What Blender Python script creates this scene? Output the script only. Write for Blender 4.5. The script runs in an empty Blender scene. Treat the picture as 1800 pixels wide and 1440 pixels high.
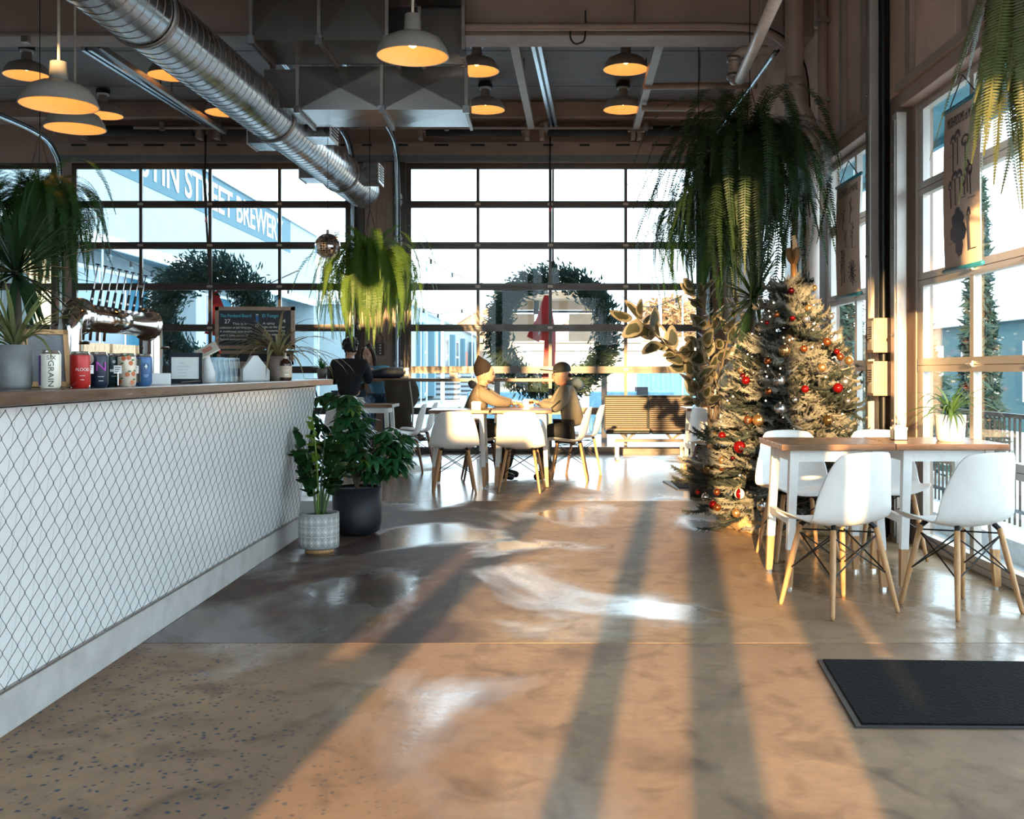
import bpy, math, random
from mathutils import Vector, Matrix, Euler
random.seed(7)
R = math.radians
C = bpy.context.scene.collection
S = bpy.context.scene

# ------------------------------------------------------------------ camera, world, sun, exposure
F = 1860.0            # focal length in pixels of the 1800 x 1440 frame
CH = 1.2              # eye height
VX, VY = 960.0, 652.0 # vanishing point of the room's long axis
cam = bpy.data.cameras.new('camera')
cam.sensor_fit = 'HORIZONTAL'; cam.sensor_width = 36.0
cam.lens = 36.0 * F / 1800.0
cam.shift_x = -(VX - 900.0) / 1800.0
cam.shift_y = -(720.0 - VY) / 1800.0
cam.clip_start = 0.05; cam.clip_end = 600
cam_o = bpy.data.objects.new('camera', cam); C.objects.link(cam_o)
cam_o.location = (0, 0, CH); cam_o.rotation_euler = (R(90), 0, 0)
S.camera = cam_o

w = bpy.data.worlds.new('sky'); S.world = w; w.use_nodes = True
bg = w.node_tree.nodes['Background']
bg.inputs[0].default_value = (0.68, 0.88, 1.0, 1); bg.inputs[1].default_value = 2.4

SUN_AZ, SUN_EL = 0.13, 9.5      # light runs along +Y, drifting 0.13 m to the right per metre
sl = bpy.data.lights.new('sun', 'SUN'); sl.energy = 7.8; sl.color = (1.0, 0.63, 0.27); sl.angle = R(0.7)
so = bpy.data.objects.new('sun', sl); C.objects.link(so)
d = Vector((SUN_AZ, 1.0, -math.tan(R(SUN_EL)) * math.hypot(1, SUN_AZ)))
so.rotation_euler = d.to_track_quat('-Z', 'Y').to_euler(); so.location = (-2, -10, 6)

S.view_settings.view_transform = 'Standard'; S.view_settings.look = 'None'
S.view_settings.exposure = 1.42; S.view_settings.gamma = 1.0
S.view_settings.use_curve_mapping = False
S.cycles.transparent_max_bounces = 32

# ------------------------------------------------------------------ helpers
def at(px, py, Y):
    return Vector(((px - VX) * Y / F, Y, CH + (VY - py) * Y / F))

class MB:
    def __init__(s): s.v = []; s.f = []; s.m = []; s.cur = 0
    def add(s, vs, fs):
        n = len(s.v); s.v += [tuple(v) for v in vs]
        for f in fs: s.f.append(tuple(i + n for i in f)); s.m.append(s.cur)
        return s
    def bx(s, x0, x1, y0, y1, z0, z1):
        return s.add([(x0,y0,z0),(x1,y0,z0),(x1,y1,z0),(x0,y1,z0),(x0,y0,z1),(x1,y0,z1),(x1,y1,z1),(x0,y1,z1)],
            [(0,3,2,1),(4,5,6,7),(0,1,5,4),(1,2,6,5),(2,3,7,6),(3,0,4,7)])
    def box(s, c, d, rot=None):
        vs = [Vector((a*d[0]/2, b*d[1]/2, e*d[2]/2)) for e in (-1,1) for a,b in ((-1,-1),(1,-1),(1,1),(-1,1))]
        if rot is not None: vs = [rot @ v for v in vs]
        vs = [v + Vector(c) for v in vs]
        return s.add(vs, [(0,3,2,1),(4,5,6,7),(0,1,5,4),(1,2,6,5),(2,3,7,6),(3,0,4,7)])
    def beam(s, p0, p1, w, h, up=(0,0,1)):
        p0, p1 = Vector(p0), Vector(p1); t = (p1 - p0).normalized()
        u = Vector(up); sx = t.cross(u)
        if sx.length < 1e-4: sx = t.cross(Vector((0,1,0)))
        sx.normalize(); u = sx.cross(t)
        vs = []
        for p in (p0, p1):
            for a, b in ((-1,-1),(1,-1),(1,1),(-1,1)): vs.append(p + sx*a*w/2 + u*b*h/2)
        return s.add(vs, [(0,1,2,3),(7,6,5,4),(0,4,5,1),(1,5,6,2),(2,6,7,3),(3,7,4,0)])
    def tube(s, pts, r, n=8, cap=True):
        pts = [Vector(p) for p in pts]; m = len(pts)
        rs = r if isinstance(r, (list, tuple)) else [r]*m
        vs = []; prev = None
        for i, p in enumerate(pts):
            t = (pts[min(i+1,m-1)] - pts[max(i-1,0)]).normalized()
            if prev is None:
                a = Vector((0,0,1)) if abs(t.z) < .9 else Vector((1,0,0))
                x = t.cross(a).normalized()
            else:
                x = (prev - t*prev.dot(t)).normalized()
            prev = x; y = t.cross(x)
            for k in range(n):
                q = 2*math.pi*k/n
                vs.append(p + (x*math.cos(q) + y*math.sin(q))*rs[i])
        fs = [(i*n+k, i*n+(k+1)%n, (i+1)*n+(k+1)%n, (i+1)*n+k) for i in range(m-1) for k in range(n)]
        if cap: fs += [tuple(range(n-1,-1,-1)), tuple(range((m-1)*n, m*n))]
        return s.add(vs, fs)
    def cyl(s, p0, p1, r0, r1=None, n=12, cap=True):
        return s.tube([p0, p1], [r0, r0 if r1 is None else r1], n, cap)
    def lathe(s, prof, c=(0,0,0), n=24, M=None):
        vs = []; c = Vector(c)
        for r, z in prof:
            for k in range(n):
                q = 2*math.pi*k/n; v = Vector((r*math.cos(q), r*math.sin(q), z))
                if M is not None: v = M @ v
                vs.append(v + c)
        fs = [(i*n+k, i*n+(k+1)%n, (i+1)*n+(k+1)%n, (i+1)*n+k) for i in range(len(prof)-1) for k in range(n)]
        return s.add(vs, fs)
    def ball(s, c, r, n=12, m=8, sc=(1,1,1), M=None):
        vs = []; c = Vector(c)
        for i in range(m+1):
            th = math.pi*i/m
            for k in range(n):
                q = 2*math.pi*k/n
                v = Vector((r*sc[0]*math.sin(th)*math.cos(q), r*sc[1]*math.sin(th)*math.sin(q), r*sc[2]*math.cos(th)))
                if M is not None: v = M @ v
                vs.append(v + c)
        return s.add(vs, [(i*n+k, (i+1)*n+k, (i+1)*n+(k+1)%n, i*n+(k+1)%n) for i in range(m) for k in range(n)])
    def ribbon(s, pts, ws, side=(1,0,0), fold=0.0):
        pts = [Vector(p) for p in pts]; sd = Vector(side).normalized(); m = len(pts); vs = []
        for i, p in enumerate(pts):
            t = (pts[min(i+1,m-1)] - pts[max(i-1,0)]).normalized()
            x = (sd - t*sd.dot(t)).normalized(); nn = x.cross(t)
            vs += [p - x*ws[i] + nn*fold*ws[i], p, p + x*ws[i] + nn*fold*ws[i]]
        fs = []
        for i in range(m-1):
            a = 3*i; fs += [(a,a+1,a+4,a+3),(a+1,a+2,a+5,a+4)]
        return s.add(vs, fs)
    def mesh(s, name, mats, smooth=False, off=None):
        me = bpy.data.meshes.new(name)
        vs = s.v if off is None else [tuple(Vector(v) - Vector(off)) for v in s.v]
        me.from_pydata(vs, [], s.f)
        if not isinstance(mats, (list, tuple)): mats = [mats]
        for m in mats: me.materials.append(m)
        if len(mats) > 1: me.polygons.foreach_set('material_index', s.m)
        if smooth: me.polygons.foreach_set('use_smooth', [True]*len(me.polygons))
        me.update(); return me
    def build(s, name, mats, parent=None, smooth=False, off=None, bevel=0, loc=None):
        o = bpy.data.objects.new(name, s.mesh(name, mats, smooth, off)); C.objects.link(o)
        if parent is not None: o.parent = parent
        if loc is not None: o.location = loc
        elif off is not None and parent is None: o.location = off
        if bevel:
            b = o.modifiers.new('bevel', 'BEVEL'); b.width = bevel; b.segments = 2; b.limit_method = 'ANGLE'
        return o

def tag(o, label=None, cat=None, group=None, kind=None):
    if label: o['label'] = label
    if cat: o['category'] = cat
    if group: o['group'] = group
    if kind: o['kind'] = kind
    return o
def thing(name, label, cat, loc=(0,0,0), rz=0.0, group=None):
    o = bpy.data.objects.new(name, None); C.objects.link(o)
    o.empty_display_size = .1
    o.location = loc; o.rotation_euler = (0, 0, rz)
    return tag(o, label, cat, group)
def struct(name, label=None, cat=None, loc=(0,0,0)):
    o = thing(name, label, cat, loc); o['kind'] = 'structure'; return o
def inst(src, parent=None, M=None):
    o = src.copy(); C.objects.link(o); o.parent = parent
    if M is not None: o.matrix_local = M
    return o
def mobj(name, me, parent=None, M=None):
    o = bpy.data.objects.new(name, me); C.objects.link(o); o.parent = parent
    if M is not None: o.matrix_local = M
    return o
def copy_tree(o, parent=None):
    c = o.copy(); C.objects.link(c); c.parent = parent
    for ch in list(o.children): copy_tree(ch, c)
    return c
def TRS(loc, rot=(0,0,0), sc=(1,1,1)):
    if isinstance(sc, (int, float)): sc = (sc, sc, sc)
    return Matrix.LocRotScale(Vector(loc), Euler(rot), Vector(sc))
def smoothpath(pts, n=6):
    pts = [Vector(p) for p in pts]; out = []
    for i in range(len(pts)-1):
        p0 = pts[max(i-1,0)]; p1 = pts[i]; p2 = pts[i+1]; p3 = pts[min(i+2,len(pts)-1)]
        for k in range(n):
            t = k/n
            out.append(0.5*((2*p1) + (p2-p0)*t + (2*p0-5*p1+4*p2-p3)*t*t + (3*p1-p0-3*p2+p3)*t*t*t))
    out.append(pts[-1]); return out
def text(name, body, size, M, m, parent=None, extrude=.0005, align='CENTER', width=None, alx='CENTER', bold=0.):
    cu = bpy.data.curves.new(name, 'FONT'); cu.body = body; cu.size = size; cu.align_x = alx; cu.align_y = 'CENTER'
    cu.extrude = extrude; cu.resolution_u = 3; cu.offset = bold
    tmp = bpy.data.objects.new('tmp', cu); C.objects.link(tmp)
    dg = bpy.context.evaluated_depsgraph_get()
    me = bpy.data.meshes.new_from_object(tmp.evaluated_get(dg)); bpy.data.objects.remove(tmp)
    me.materials.clear(); me.materials.append(m)
    if width and len(me.vertices):
        xs = [v.co.x for v in me.vertices]; k = width/(max(xs)-min(xs)); mid = (max(xs)+min(xs))/2
        for v in me.vertices: v.co.x = (v.co.x - (mid if alx == 'CENTER' else min(xs)))*k
    return mobj(name, me, parent, M)

# ------------------------------------------------------------------ materials
MATS = {}
def mat(name, col, rough=.5, metal=0., var=.12, scale=18., bump=0., spec=.5, stretch=(1,1,1), rvar=0., coat=0., rand=0., detail=4):
    if name in MATS: return MATS[name]
    m = bpy.data.materials.new(name); m.use_nodes = True; nt = m.node_tree; N = nt.nodes; L = nt.links
    b = N['Principled BSDF']
    b.inputs['Roughness'].default_value = rough; b.inputs['Metallic'].default_value = metal
    b.inputs['Specular IOR Level'].default_value = spec
    if coat: b.inputs['Coat Weight'].default_value = coat; b.inputs['Coat Roughness'].default_value = .15
    tc = N.new('ShaderNodeTexCoord'); mp = N.new('ShaderNodeMapping'); mp.inputs['Scale'].default_value = stretch
    no = N.new('ShaderNodeTexNoise'); no.inputs['Scale'].default_value = scale; no.inputs['Detail'].default_value = detail
    L.new(tc.outputs['Object'], mp.inputs['Vector']); L.new(mp.outputs[0], no.inputs['Vector'])
    mx = N.new('ShaderNodeMix'); mx.data_type = 'RGBA'
    c = Vector(col)
    mx.inputs[6].default_value = (*[max(0,x*(1-var)) for x in c], 1); mx.inputs[7].default_value = (*[min(1,x*(1+var)) for x in c], 1)
    rp = N.new('ShaderNodeValToRGB'); rp.color_ramp.elements[0].position = .3; rp.color_ramp.elements[1].position = .7
    L.new(no.outputs[0], rp.inputs[0]); L.new(rp.outputs[0], mx.inputs[0])
    src = mx.outputs[2]
    if rand:
        oi = N.new('ShaderNodeObjectInfo'); hs = N.new('ShaderNodeHueSaturation')
        mr = N.new('ShaderNodeMapRange'); mr.inputs[3].default_value = 1-rand; mr.inputs[4].default_value = 1+rand
        L.new(oi.outputs['Random'], mr.inputs[0]); L.new(mr.outputs[0], hs.inputs['Value']); L.new(src, hs.inputs['Color']); src = hs.outputs[0]
    L.new(src, b.inputs['Base Color'])
    if rvar:
        mr2 = N.new('ShaderNodeMapRange'); mr2.inputs[3].default_value = max(0.02, rough-rvar); mr2.inputs[4].default_value = min(1, rough+rvar)
        L.new(rp.outputs[0], mr2.inputs[0]); L.new(mr2.outputs[0], b.inputs['Roughness'])
    if bump:
        bp = N.new('ShaderNodeBump'); bp.inputs['Strength'].default_value = bump; bp.inputs['Distance'].default_value = .01
        L.new(no.outputs[0], bp.inputs['Height']); L.new(bp.outputs[0], b.inputs['Normal'])
    MATS[name] = m; return m
def leafmat(name, col, tcol=None, rough=.45, var=.3, scale=6., trans=.35, rand=.25):
    m = mat(name, col, rough, var=var, scale=scale, rand=rand)
    nt = m.node_tree; N = nt.nodes; L = nt.links; b = N['Principled BSDF']
    tr = N.new('ShaderNodeBsdfTranslucent'); tr.inputs[0].default_value = (*(tcol or col), 1)
    ms = N.new('ShaderNodeMixShader'); ms.inputs[0].default_value = trans
    L.new(b.outputs[0], ms.inputs[1]); L.new(tr.outputs[0], ms.inputs[2]); L.new(ms.outputs[0], N['Material Output'].inputs[0])
    return m
def glassmat(name, tint=(1,1,1), ior=1.45, rough=0.0, floor_=0.0):
    m = bpy.data.materials.new(name); m.use_nodes = True; nt = m.node_tree; N = nt.nodes; L = nt.links
    N.remove(N['Principled BSDF'])
    t = N.new('ShaderNodeBsdfTransparent'); t.inputs[0].default_value = (*tint, 1)
    g = N.new('ShaderNodeBsdfGlossy'); g.inputs['Roughness'].default_value = rough
    fr = N.new('ShaderNodeFresnel'); ge = N.new('ShaderNodeNewGeometry'); mr = N.new('ShaderNodeMapRange'); mr.inputs[3].default_value = ior; mr.inputs[4].default_value = 1/ior
    L.new(ge.outputs['Backfacing'], mr.inputs[0]); L.new(mr.outputs[0], fr.inputs[0])      # thin pane: same reflectance from both sides
    ms = N.new('ShaderNodeMixShader'); L.new(fr.outputs[0], ms.inputs[0]); L.new(t.outputs[0], ms.inputs[1]); L.new(g.outputs[0], ms.inputs[2])
    L.new(ms.outputs[0], N['Material Output'].inputs[0]); MATS[name] = m; return m
def emis(name, col, st):
    m = bpy.data.materials.new(name); m.use_nodes = True; b = m.node_tree.nodes['Principled BSDF']
    b.inputs['Base Color'].default_value = (*col, 1); b.inputs['Emission Color'].default_value = (*col, 1); b.inputs['Emission Strength'].default_value = st
    MATS[name] = m; return m

GLASS = glassmat('window_glass', (.99,1.0,1.0), 1.22)
CLEAR = glassmat('drinking_glass', (.9,.95,.97), 1.5, .02)
WHITE = mat('white_paint', (.78,.78,.77), .45, var=.04)
PLASTIC = mat('white_plastic', (.76,.745,.73), .35, var=.03)
BEECH = mat('beech', (.50,.27,.12), .45, var=.25, scale=9, stretch=(6,6,.8), rand=.12)
WALNUT = mat('walnut', (.22,.10,.055), .4, var=.25, scale=9, stretch=(6,6,.8))
TOPWOOD = mat('table_wood', (.21,.11,.06), .3, var=.3, scale=5, stretch=(1,7,7), rvar=.1)
BLACKM = mat('black_metal', (.015,.016,.018), .4, .6)
BLACK = mat('black_matte', (.012,.012,.014), .7)
ALU = mat('aluminium_frame', (.085,.072,.066), .36, .5, var=.10, scale=5, rvar=.08)
ALUW = mat('white_aluminium', (.50,.45,.41), .32, .35, var=.08, scale=6)
GALV = mat('galvanised_steel', (.36,.36,.37), .26, .95, var=.22, scale=4, rvar=.1)
STEELD = mat('dull_steel', (.30,.26,.24), .42, .8, var=.2, scale=6)
TAUPE = mat('taupe_paint', (.34,.23,.185), .6, var=.12, scale=3)
TAUPE_L = mat('light_taupe_paint', (.30,.215,.175), .55, var=.1, scale=4)
PLANK = mat('ceiling_plank', (.13,.10,.09), .65, var=.18, scale=4, stretch=(.4,3,1), rand=.08)
CONC = mat('concrete', (.44,.42,.40), .7, var=.15, scale=7, bump=.1)
CHROME = mat('chrome', (.90,.88,.86), .10, 1., var=.02)
PIPEP = mat('painted_pipe', (.34,.24,.19), .4, var=.1, scale=5)
# ------------------------------------------------------------------ structure: floor
XL, XR, YF, YB, ZC = -9.2, 2.55, -1.2, 15.3, 4.96
def floor_mat(nm, cd, cl, gl0, gl1, stain):
    m = bpy.data.materials.new(nm); m.use_nodes = True; nt = m.node_tree; N = nt.nodes; L = nt.links
    b = N['Principled BSDF']
    tc = N.new('ShaderNodeTexCoord')
    def noise(sc, det=5, st=(1,1,1), dist=0.):
        mp = N.new('ShaderNodeMapping'); mp.inputs['Scale'].default_value = st
        L.new(tc.outputs['Object'], mp.inputs['Vector'])
        n = N.new('ShaderNodeTexNoise'); n.inputs['Scale'].default_value = sc; n.inputs['Detail'].default_value = det; n.inputs['Distortion'].default_value = dist
        L.new(mp.outputs[0], n.inputs['Vector']); return n
    def ramp(src, p0, p1, c0=(0,0,0,1), c1=(1,1,1,1)):
        r = N.new('ShaderNodeValToRGB'); r.color_ramp.elements[0].position = p0; r.color_ramp.elements[1].position = p1
        r.color_ramp.elements[0].color = c0; r.color_ramp.elements[1].color = c1
        L.new(src, r.inputs[0]); return r
    def mix(a, b_, f, mode='MIX'):
        x = N.new('ShaderNodeMix'); x.data_type = 'RGBA'; x.blend_type = mode
        for s, i in ((f,0),(a,6),(b_,7)):
            if isinstance(s, (int,float)): x.inputs[i].default_value = s
            elif isinstance(s, tuple): x.inputs[i].default_value = (*s, 1)
            else: L.new(s, x.inputs[i])
        return x.outputs[2]
    big = noise(.55, 4, (1,.55,1), .4); mid = noise(2.2, 7, (1,.8,1), .3); fine = noise(22, 5)
    rn0 = noise(.9, 6, (1,.6,1), .4)
    base = mix(cd, cl, ramp(big.outputs[0], .36, .60).outputs[0])
    base = mix(base, tuple(x*.72 for x in cd), ramp(mid.outputs[0], .54, .74).outputs[0])
    base = mix(base, tuple(x*1.15 for x in cl), ramp(mid.outputs[0], .24, .36, (1,1,1,1), (0,0,0,1)).outputs[0])
    f2 = N.new('ShaderNodeMath'); f2.operation = 'MULTIPLY'; f2.inputs[1].default_value = .35
    L.new(ramp(fine.outputs[0], .35, .7).outputs[0], f2.inputs[0])
    base = mix(base, (.18,.125,.10), f2.outputs[0])
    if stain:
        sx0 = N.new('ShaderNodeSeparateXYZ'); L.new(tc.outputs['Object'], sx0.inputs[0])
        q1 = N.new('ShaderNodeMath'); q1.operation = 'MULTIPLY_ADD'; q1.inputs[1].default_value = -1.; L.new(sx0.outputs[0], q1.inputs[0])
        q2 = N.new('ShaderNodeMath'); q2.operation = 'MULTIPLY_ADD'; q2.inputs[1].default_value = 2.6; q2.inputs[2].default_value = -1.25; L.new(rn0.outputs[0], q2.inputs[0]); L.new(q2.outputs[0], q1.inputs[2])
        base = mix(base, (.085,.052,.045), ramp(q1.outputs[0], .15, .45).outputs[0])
    vein = noise(.7, 8, (1,.55,1), .6); vr = N.new('ShaderNodeValToRGB'); e = vr.color_ramp.elements
    e[0].position = .485; e[0].color = (0,0,0,1); e[1].position = .515; e[1].color = (0,0,0,1); e2 = e.new(.50); e2.color = (.16,.16,.16,1)
    L.new(vein.outputs[0], vr.inputs[0]); base = mix(base, (.12,.075,.055), vr.outputs[0])
    med = noise(5.5, 8, (1,.8,1), .8); mf = N.new('ShaderNodeMath'); mf.operation = 'MULTIPLY'; mf.inputs[1].default_value = .7
    L.new(ramp(med.outputs[0], .50, .70).outputs[0], mf.inputs[0]); base = mix(base, tuple(x*.6 for x in cd), mf.outputs[0])
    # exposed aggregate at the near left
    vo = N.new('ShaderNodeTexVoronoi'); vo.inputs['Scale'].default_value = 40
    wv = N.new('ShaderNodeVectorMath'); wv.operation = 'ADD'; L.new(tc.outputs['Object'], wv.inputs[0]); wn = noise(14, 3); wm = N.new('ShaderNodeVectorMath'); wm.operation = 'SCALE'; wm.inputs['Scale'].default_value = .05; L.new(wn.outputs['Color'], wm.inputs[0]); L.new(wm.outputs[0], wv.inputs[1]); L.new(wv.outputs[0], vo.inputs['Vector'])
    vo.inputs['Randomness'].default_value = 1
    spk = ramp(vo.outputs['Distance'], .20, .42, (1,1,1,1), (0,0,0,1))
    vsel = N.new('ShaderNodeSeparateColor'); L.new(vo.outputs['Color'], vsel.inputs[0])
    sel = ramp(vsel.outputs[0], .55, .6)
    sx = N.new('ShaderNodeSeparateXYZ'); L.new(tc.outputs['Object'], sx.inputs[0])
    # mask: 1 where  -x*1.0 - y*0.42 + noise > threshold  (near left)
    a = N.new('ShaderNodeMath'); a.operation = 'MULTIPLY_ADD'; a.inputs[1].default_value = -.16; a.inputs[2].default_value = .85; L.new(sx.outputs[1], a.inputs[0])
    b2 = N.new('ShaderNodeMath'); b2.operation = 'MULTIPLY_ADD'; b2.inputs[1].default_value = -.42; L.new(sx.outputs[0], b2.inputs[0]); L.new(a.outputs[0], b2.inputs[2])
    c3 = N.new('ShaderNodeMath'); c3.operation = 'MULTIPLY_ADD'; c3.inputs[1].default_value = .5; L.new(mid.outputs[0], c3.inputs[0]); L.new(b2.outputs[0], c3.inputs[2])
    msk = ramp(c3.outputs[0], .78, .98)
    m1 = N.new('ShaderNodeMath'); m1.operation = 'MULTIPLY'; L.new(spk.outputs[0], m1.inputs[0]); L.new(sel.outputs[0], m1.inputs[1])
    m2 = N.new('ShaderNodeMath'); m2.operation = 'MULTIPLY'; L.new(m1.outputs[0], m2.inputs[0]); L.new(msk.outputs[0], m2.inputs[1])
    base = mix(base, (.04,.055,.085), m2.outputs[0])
    L.new(base, b.inputs['Base Color'])
    rn = noise(.75, 8, (1,.7,1), .5); gm = ramp(rn.outputs[0], gl0, gl1)
    rr = N.new('ShaderNodeMapRange'); rr.inputs[3].default_value = .62; rr.inputs[4].default_value = .20
    L.new(gm.outputs[0], rr.inputs[0]); L.new(rr.outputs[0], b.inputs['Roughness'])
    sr = N.new('ShaderNodeMapRange'); sr.inputs[3].default_value = .22; sr.inputs[4].default_value = .75
    L.new(gm.outputs[0], sr.inputs[0]); L.new(sr.outputs[0], b.inputs['Specular IOR Level'])
    bp = N.new('ShaderNodeBump'); bp.inputs['Strength'].default_value = .12; bp.inputs['Distance'].default_value = .01
    L.new(fine.outputs[0], bp.inputs['Height']); L.new(bp.outputs[0], b.inputs['Normal'])
    return m
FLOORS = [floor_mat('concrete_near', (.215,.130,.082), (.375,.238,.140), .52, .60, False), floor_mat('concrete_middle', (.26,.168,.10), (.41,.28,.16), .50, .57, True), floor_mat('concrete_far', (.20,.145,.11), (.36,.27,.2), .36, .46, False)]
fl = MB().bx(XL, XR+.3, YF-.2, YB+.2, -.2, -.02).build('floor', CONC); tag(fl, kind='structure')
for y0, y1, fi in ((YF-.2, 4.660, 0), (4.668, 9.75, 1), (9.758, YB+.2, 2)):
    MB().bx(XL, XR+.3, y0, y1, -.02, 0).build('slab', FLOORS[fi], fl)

# ------------------------------------------------------------------ ceiling, its planks and the big cross beam
ce = MB().bx(XL, XR+.3, YF-.2, YB+.2, ZC+.03, ZC+.2).build('ceiling', TAUPE); tag(ce, kind='structure')
y = YB + .2
pm = None
while y > YF:
    if pm is None: pm = MB().bx(XL, XR+.3, -.762, 0, 0, .03).mesh('plank', PLANK)
    mobj('plank', pm, ce, TRS((0, y, ZC + random.uniform(-.004, .004)))); y -= .77
for i, (ya, yb, za) in enumerate(((10.0,10.32,4.36), (14.75,YB-.06,4.74), (6.6,6.9,4.5), (3.2,3.5,4.5))):
    tag(MB().bx(XL, XR-.01, ya, yb, za, ZC-.006).build('trim_%d' % (i+1), TAUPE), kind='structure')

# ------------------------------------------------------------------ glazed sectional doors
def section_door(name, x_cols, z_rails, frame_m, M, rail_h=.10, stile_w=.045, thick=.05, edge_w=.07, hinges=True):
    """local: X along the door, Z up, Y = thickness (front face towards -Y)"""
    root = struct(name); root.matrix_local = M
    x0, x1 = x_cols[0], x_cols[-1]
    for i, z in enumerate(z_rails):
        h = rail_h
        MB().bx(x0, x1, -thick/2, thick/2, z-h/2, z-h*.06).bx(x0, x1, -thick/2, thick/2, z+h*.0, z+h/2).bx(x0, x1, -thick/2+.012, thick/2, z-h*.07, z+.005).build('rail', frame_m, root)
    for j in range(len(z_rails)-1):
        za, zb = z_rails[j]+rail_h/2, z_rails[j+1]-rail_h/2
        for i, x in enumerate(x_cols):
            wd = edge_w if i in (0, len(x_cols)-1) else stile_w
            xs = x + (wd/2 if i == 0 else -wd/2 if i == len(x_cols)-1 else 0)
            MB().bx(xs-wd/2, xs+wd/2, -thick/2+.003, thick/2, za, zb).build('stile', frame_m, root)
            if i < len(x_cols)-1:
                MB().bx(x+.02, x_cols[i+1]-.02, .004, .010, za-.01, zb+.01).build('pane', GLASS, root)
    if hinges:
        hm = None
        for z in z_rails[1:-1]:
            for x in x_cols[1:-1]:
                if hm is None: hm = MB().bx(-.035,.035,-.012,0,-.015,.02).cyl((-.04,-.014,0),(.04,-.014,0),.009,n=8).mesh('hinge', ALUW)
                mobj('hinge', hm, root, TRS((x, -thick/2, z)))
    return root
ZR = [.05, .62, 1.215, 1.82, 2.415, 3.01, 3.605, 4.165]
DOOR1 = section_door('door_1', [-6.85, -5.855, -4.855, -3.85, -2.83], ZR, ALU, TRS((0, YB, 0)))
DOOR2 = section_door('door_2', [-2.02, -.985, .06, 1.15, 2.24], ZR, ALU, TRS((0, YB, 0)))
DOOR3 = section_door('window_1', [-9.1, -8.1, -7.08], ZR, ALU, TRS((0, YB, 0)), hinges=False)
MB().cyl((-8.9,YB-.06,3.3),(-7.15,YB-.06,4.1),.02,n=8).build('brace', ALU, DOOR3)

# back wall: header and piers around the doors
wb = MB().bx(XL, XR, YB-.04, YB+.12, 4.2, ZC).build('wall_back', TAUPE); tag(wb, kind='structure')
for x0, x1 in ((-7.08,-6.85), (-2.83,-2.02), (2.24, XR)):
    MB().bx(x0, x1, YB-.02, YB+.12, 0, 4.2).build('pier', TAUPE_L, wb)
for x0, x1, c in ((-2.83,-2.62,0),(-2.615,-2.45,1),(-2.445,-2.30,1),(-2.295,-2.21,1),(-2.205,-2.02,0)):   # boards on the middle pier
    MB().bx(x0, x1, YB-.10 if c == 0 else YB-.06, YB-.02, 0, 4.2).build('board', ALU if c == 0 else TAUPE_L, wb)
MB().bx(-7.05, 2.3, YB-.09, YB-.04, 4.22, 4.30).build('header_strip', mat('blue_grey_strip', (.13,.15,.17), .5), wb)
MB().bx(-7.05, 2.3, YB-.12, YB-.04, 4.30, 4.45).build('header_beam', TAUPE_L, wb)
MB().bx(-7.05, 2.3, YB-.15, YB-.04, 4.45, 4.475).build('header_lip', TAUPE_L, wb)
for i in range(18):
    MB().bx(-6.8+i*.52, -6.8+i*.52+random.choice((.2,.28,.14)), YB-.152, YB-.1, 4.425, 4.45).build('slot', BLACK, wb)
for i in range(9):
    MB().cyl((-6.2+i*1.02, YB-.14, 4.36), (-6.2+i*1.02, YB-.115, 4.36), .022, n=10).build('bolt', STEELD, wb)

for dz_, x0_ in ((z, x) for z in ZR[1:-1] for x in (-2.085, -2.155, -2.70, -2.77)):
    MB().add([(x0_-.022,YB-.104,dz_+.065),(x0_+.022,YB-.104,dz_+.065),(x0_+.022,YB-.104,dz_+.11),(x0_,YB-.104,dz_+.15),(x0_-.022,YB-.104,dz_+.11)],[(0,1,2,3,4)]).build('hinge_plate', ALUW, wb)
    MB().add([(x0_-.022,YB-.104,dz_+.045),(x0_-.022,YB-.104,dz_+.0),(x0_,YB-.104,dz_-.04),(x0_+.022,YB-.104,dz_+.0),(x0_+.022,YB-.104,dz_+.045)],[(0,1,2,3,4)]).build('hinge_plate', ALUW, wb)
# torsion springs over the doors, one roller shaft per bay
def spring(x0, x1, lab):
    t = thing('torsion_spring', lab, 'door spring', (x0, YB-.30, 4.60), group='door springs under the ceiling')
    MB().cyl((0,0,0),(x1-x0,0,0),.075,n=14).build('coil', BLACK, t, True)
    MB().cyl((-.12,0,0),(x1-x0+.12,0,0),.018,n=8).build('shaft', STEELD, t)
    for x in (-.08, x1-x0+.08):
        MB().bx(x-.03,x+.03,-.05,.18,-.11,.11).build('bracket', TAUPE_L, t)
for x0, x1, l in ((-6.5,-5.0,'black spring coil above the left end of the left glass door'),(-4.6,-3.1,'black spring coil above the right end of the left glass door'),
                (-1.7,-.35,'black spring coil behind the sheet metal duct above the right glass door'),(.02,1.15,'black spring coil right of the hanging chain above the right glass door'),(1.4,2.25,'black spring coil next to the big hanging fern')):
    spring(x0, x1, l)

# ------------------------------------------------------------------ right wall
wr = MB().bx(XR, XR+.15, YF, YB, 3.14, ZC).build('wall_right', TAUPE_L); tag(wr, kind='structure')
def wpart(n, y0, y1, z0, z1, dx=0.0, m=TAUPE_L, th=.06, bev=.004):
    return MB().bx(XR-dx-th, XR-dx, y0, y1, z0, z1).build(n, m, wr, bevel=bev)
MB().bx(XR, XR+.12, 9.62, 11.15, 0, 3.14).build('pier', TAUPE_L, wr)
MB().bx(XR, XR+.12, 13.0, YB, 0, 3.14).build('pier', TAUPE_L, wr)
MB().bx(XR, XR+.12, 7.30, 7.93, 0, 3.14).build('pier', TAUPE_L, wr)
RAILZ = [.05, .65, 1.24, 1.82, 2.44, 3.02]
MR = Matrix.Translation((XR+.03, 0, 0)) @ Matrix.Rotation(R(90), 4, 'Z')   # local X -> +Y, local Y -> -X
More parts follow.
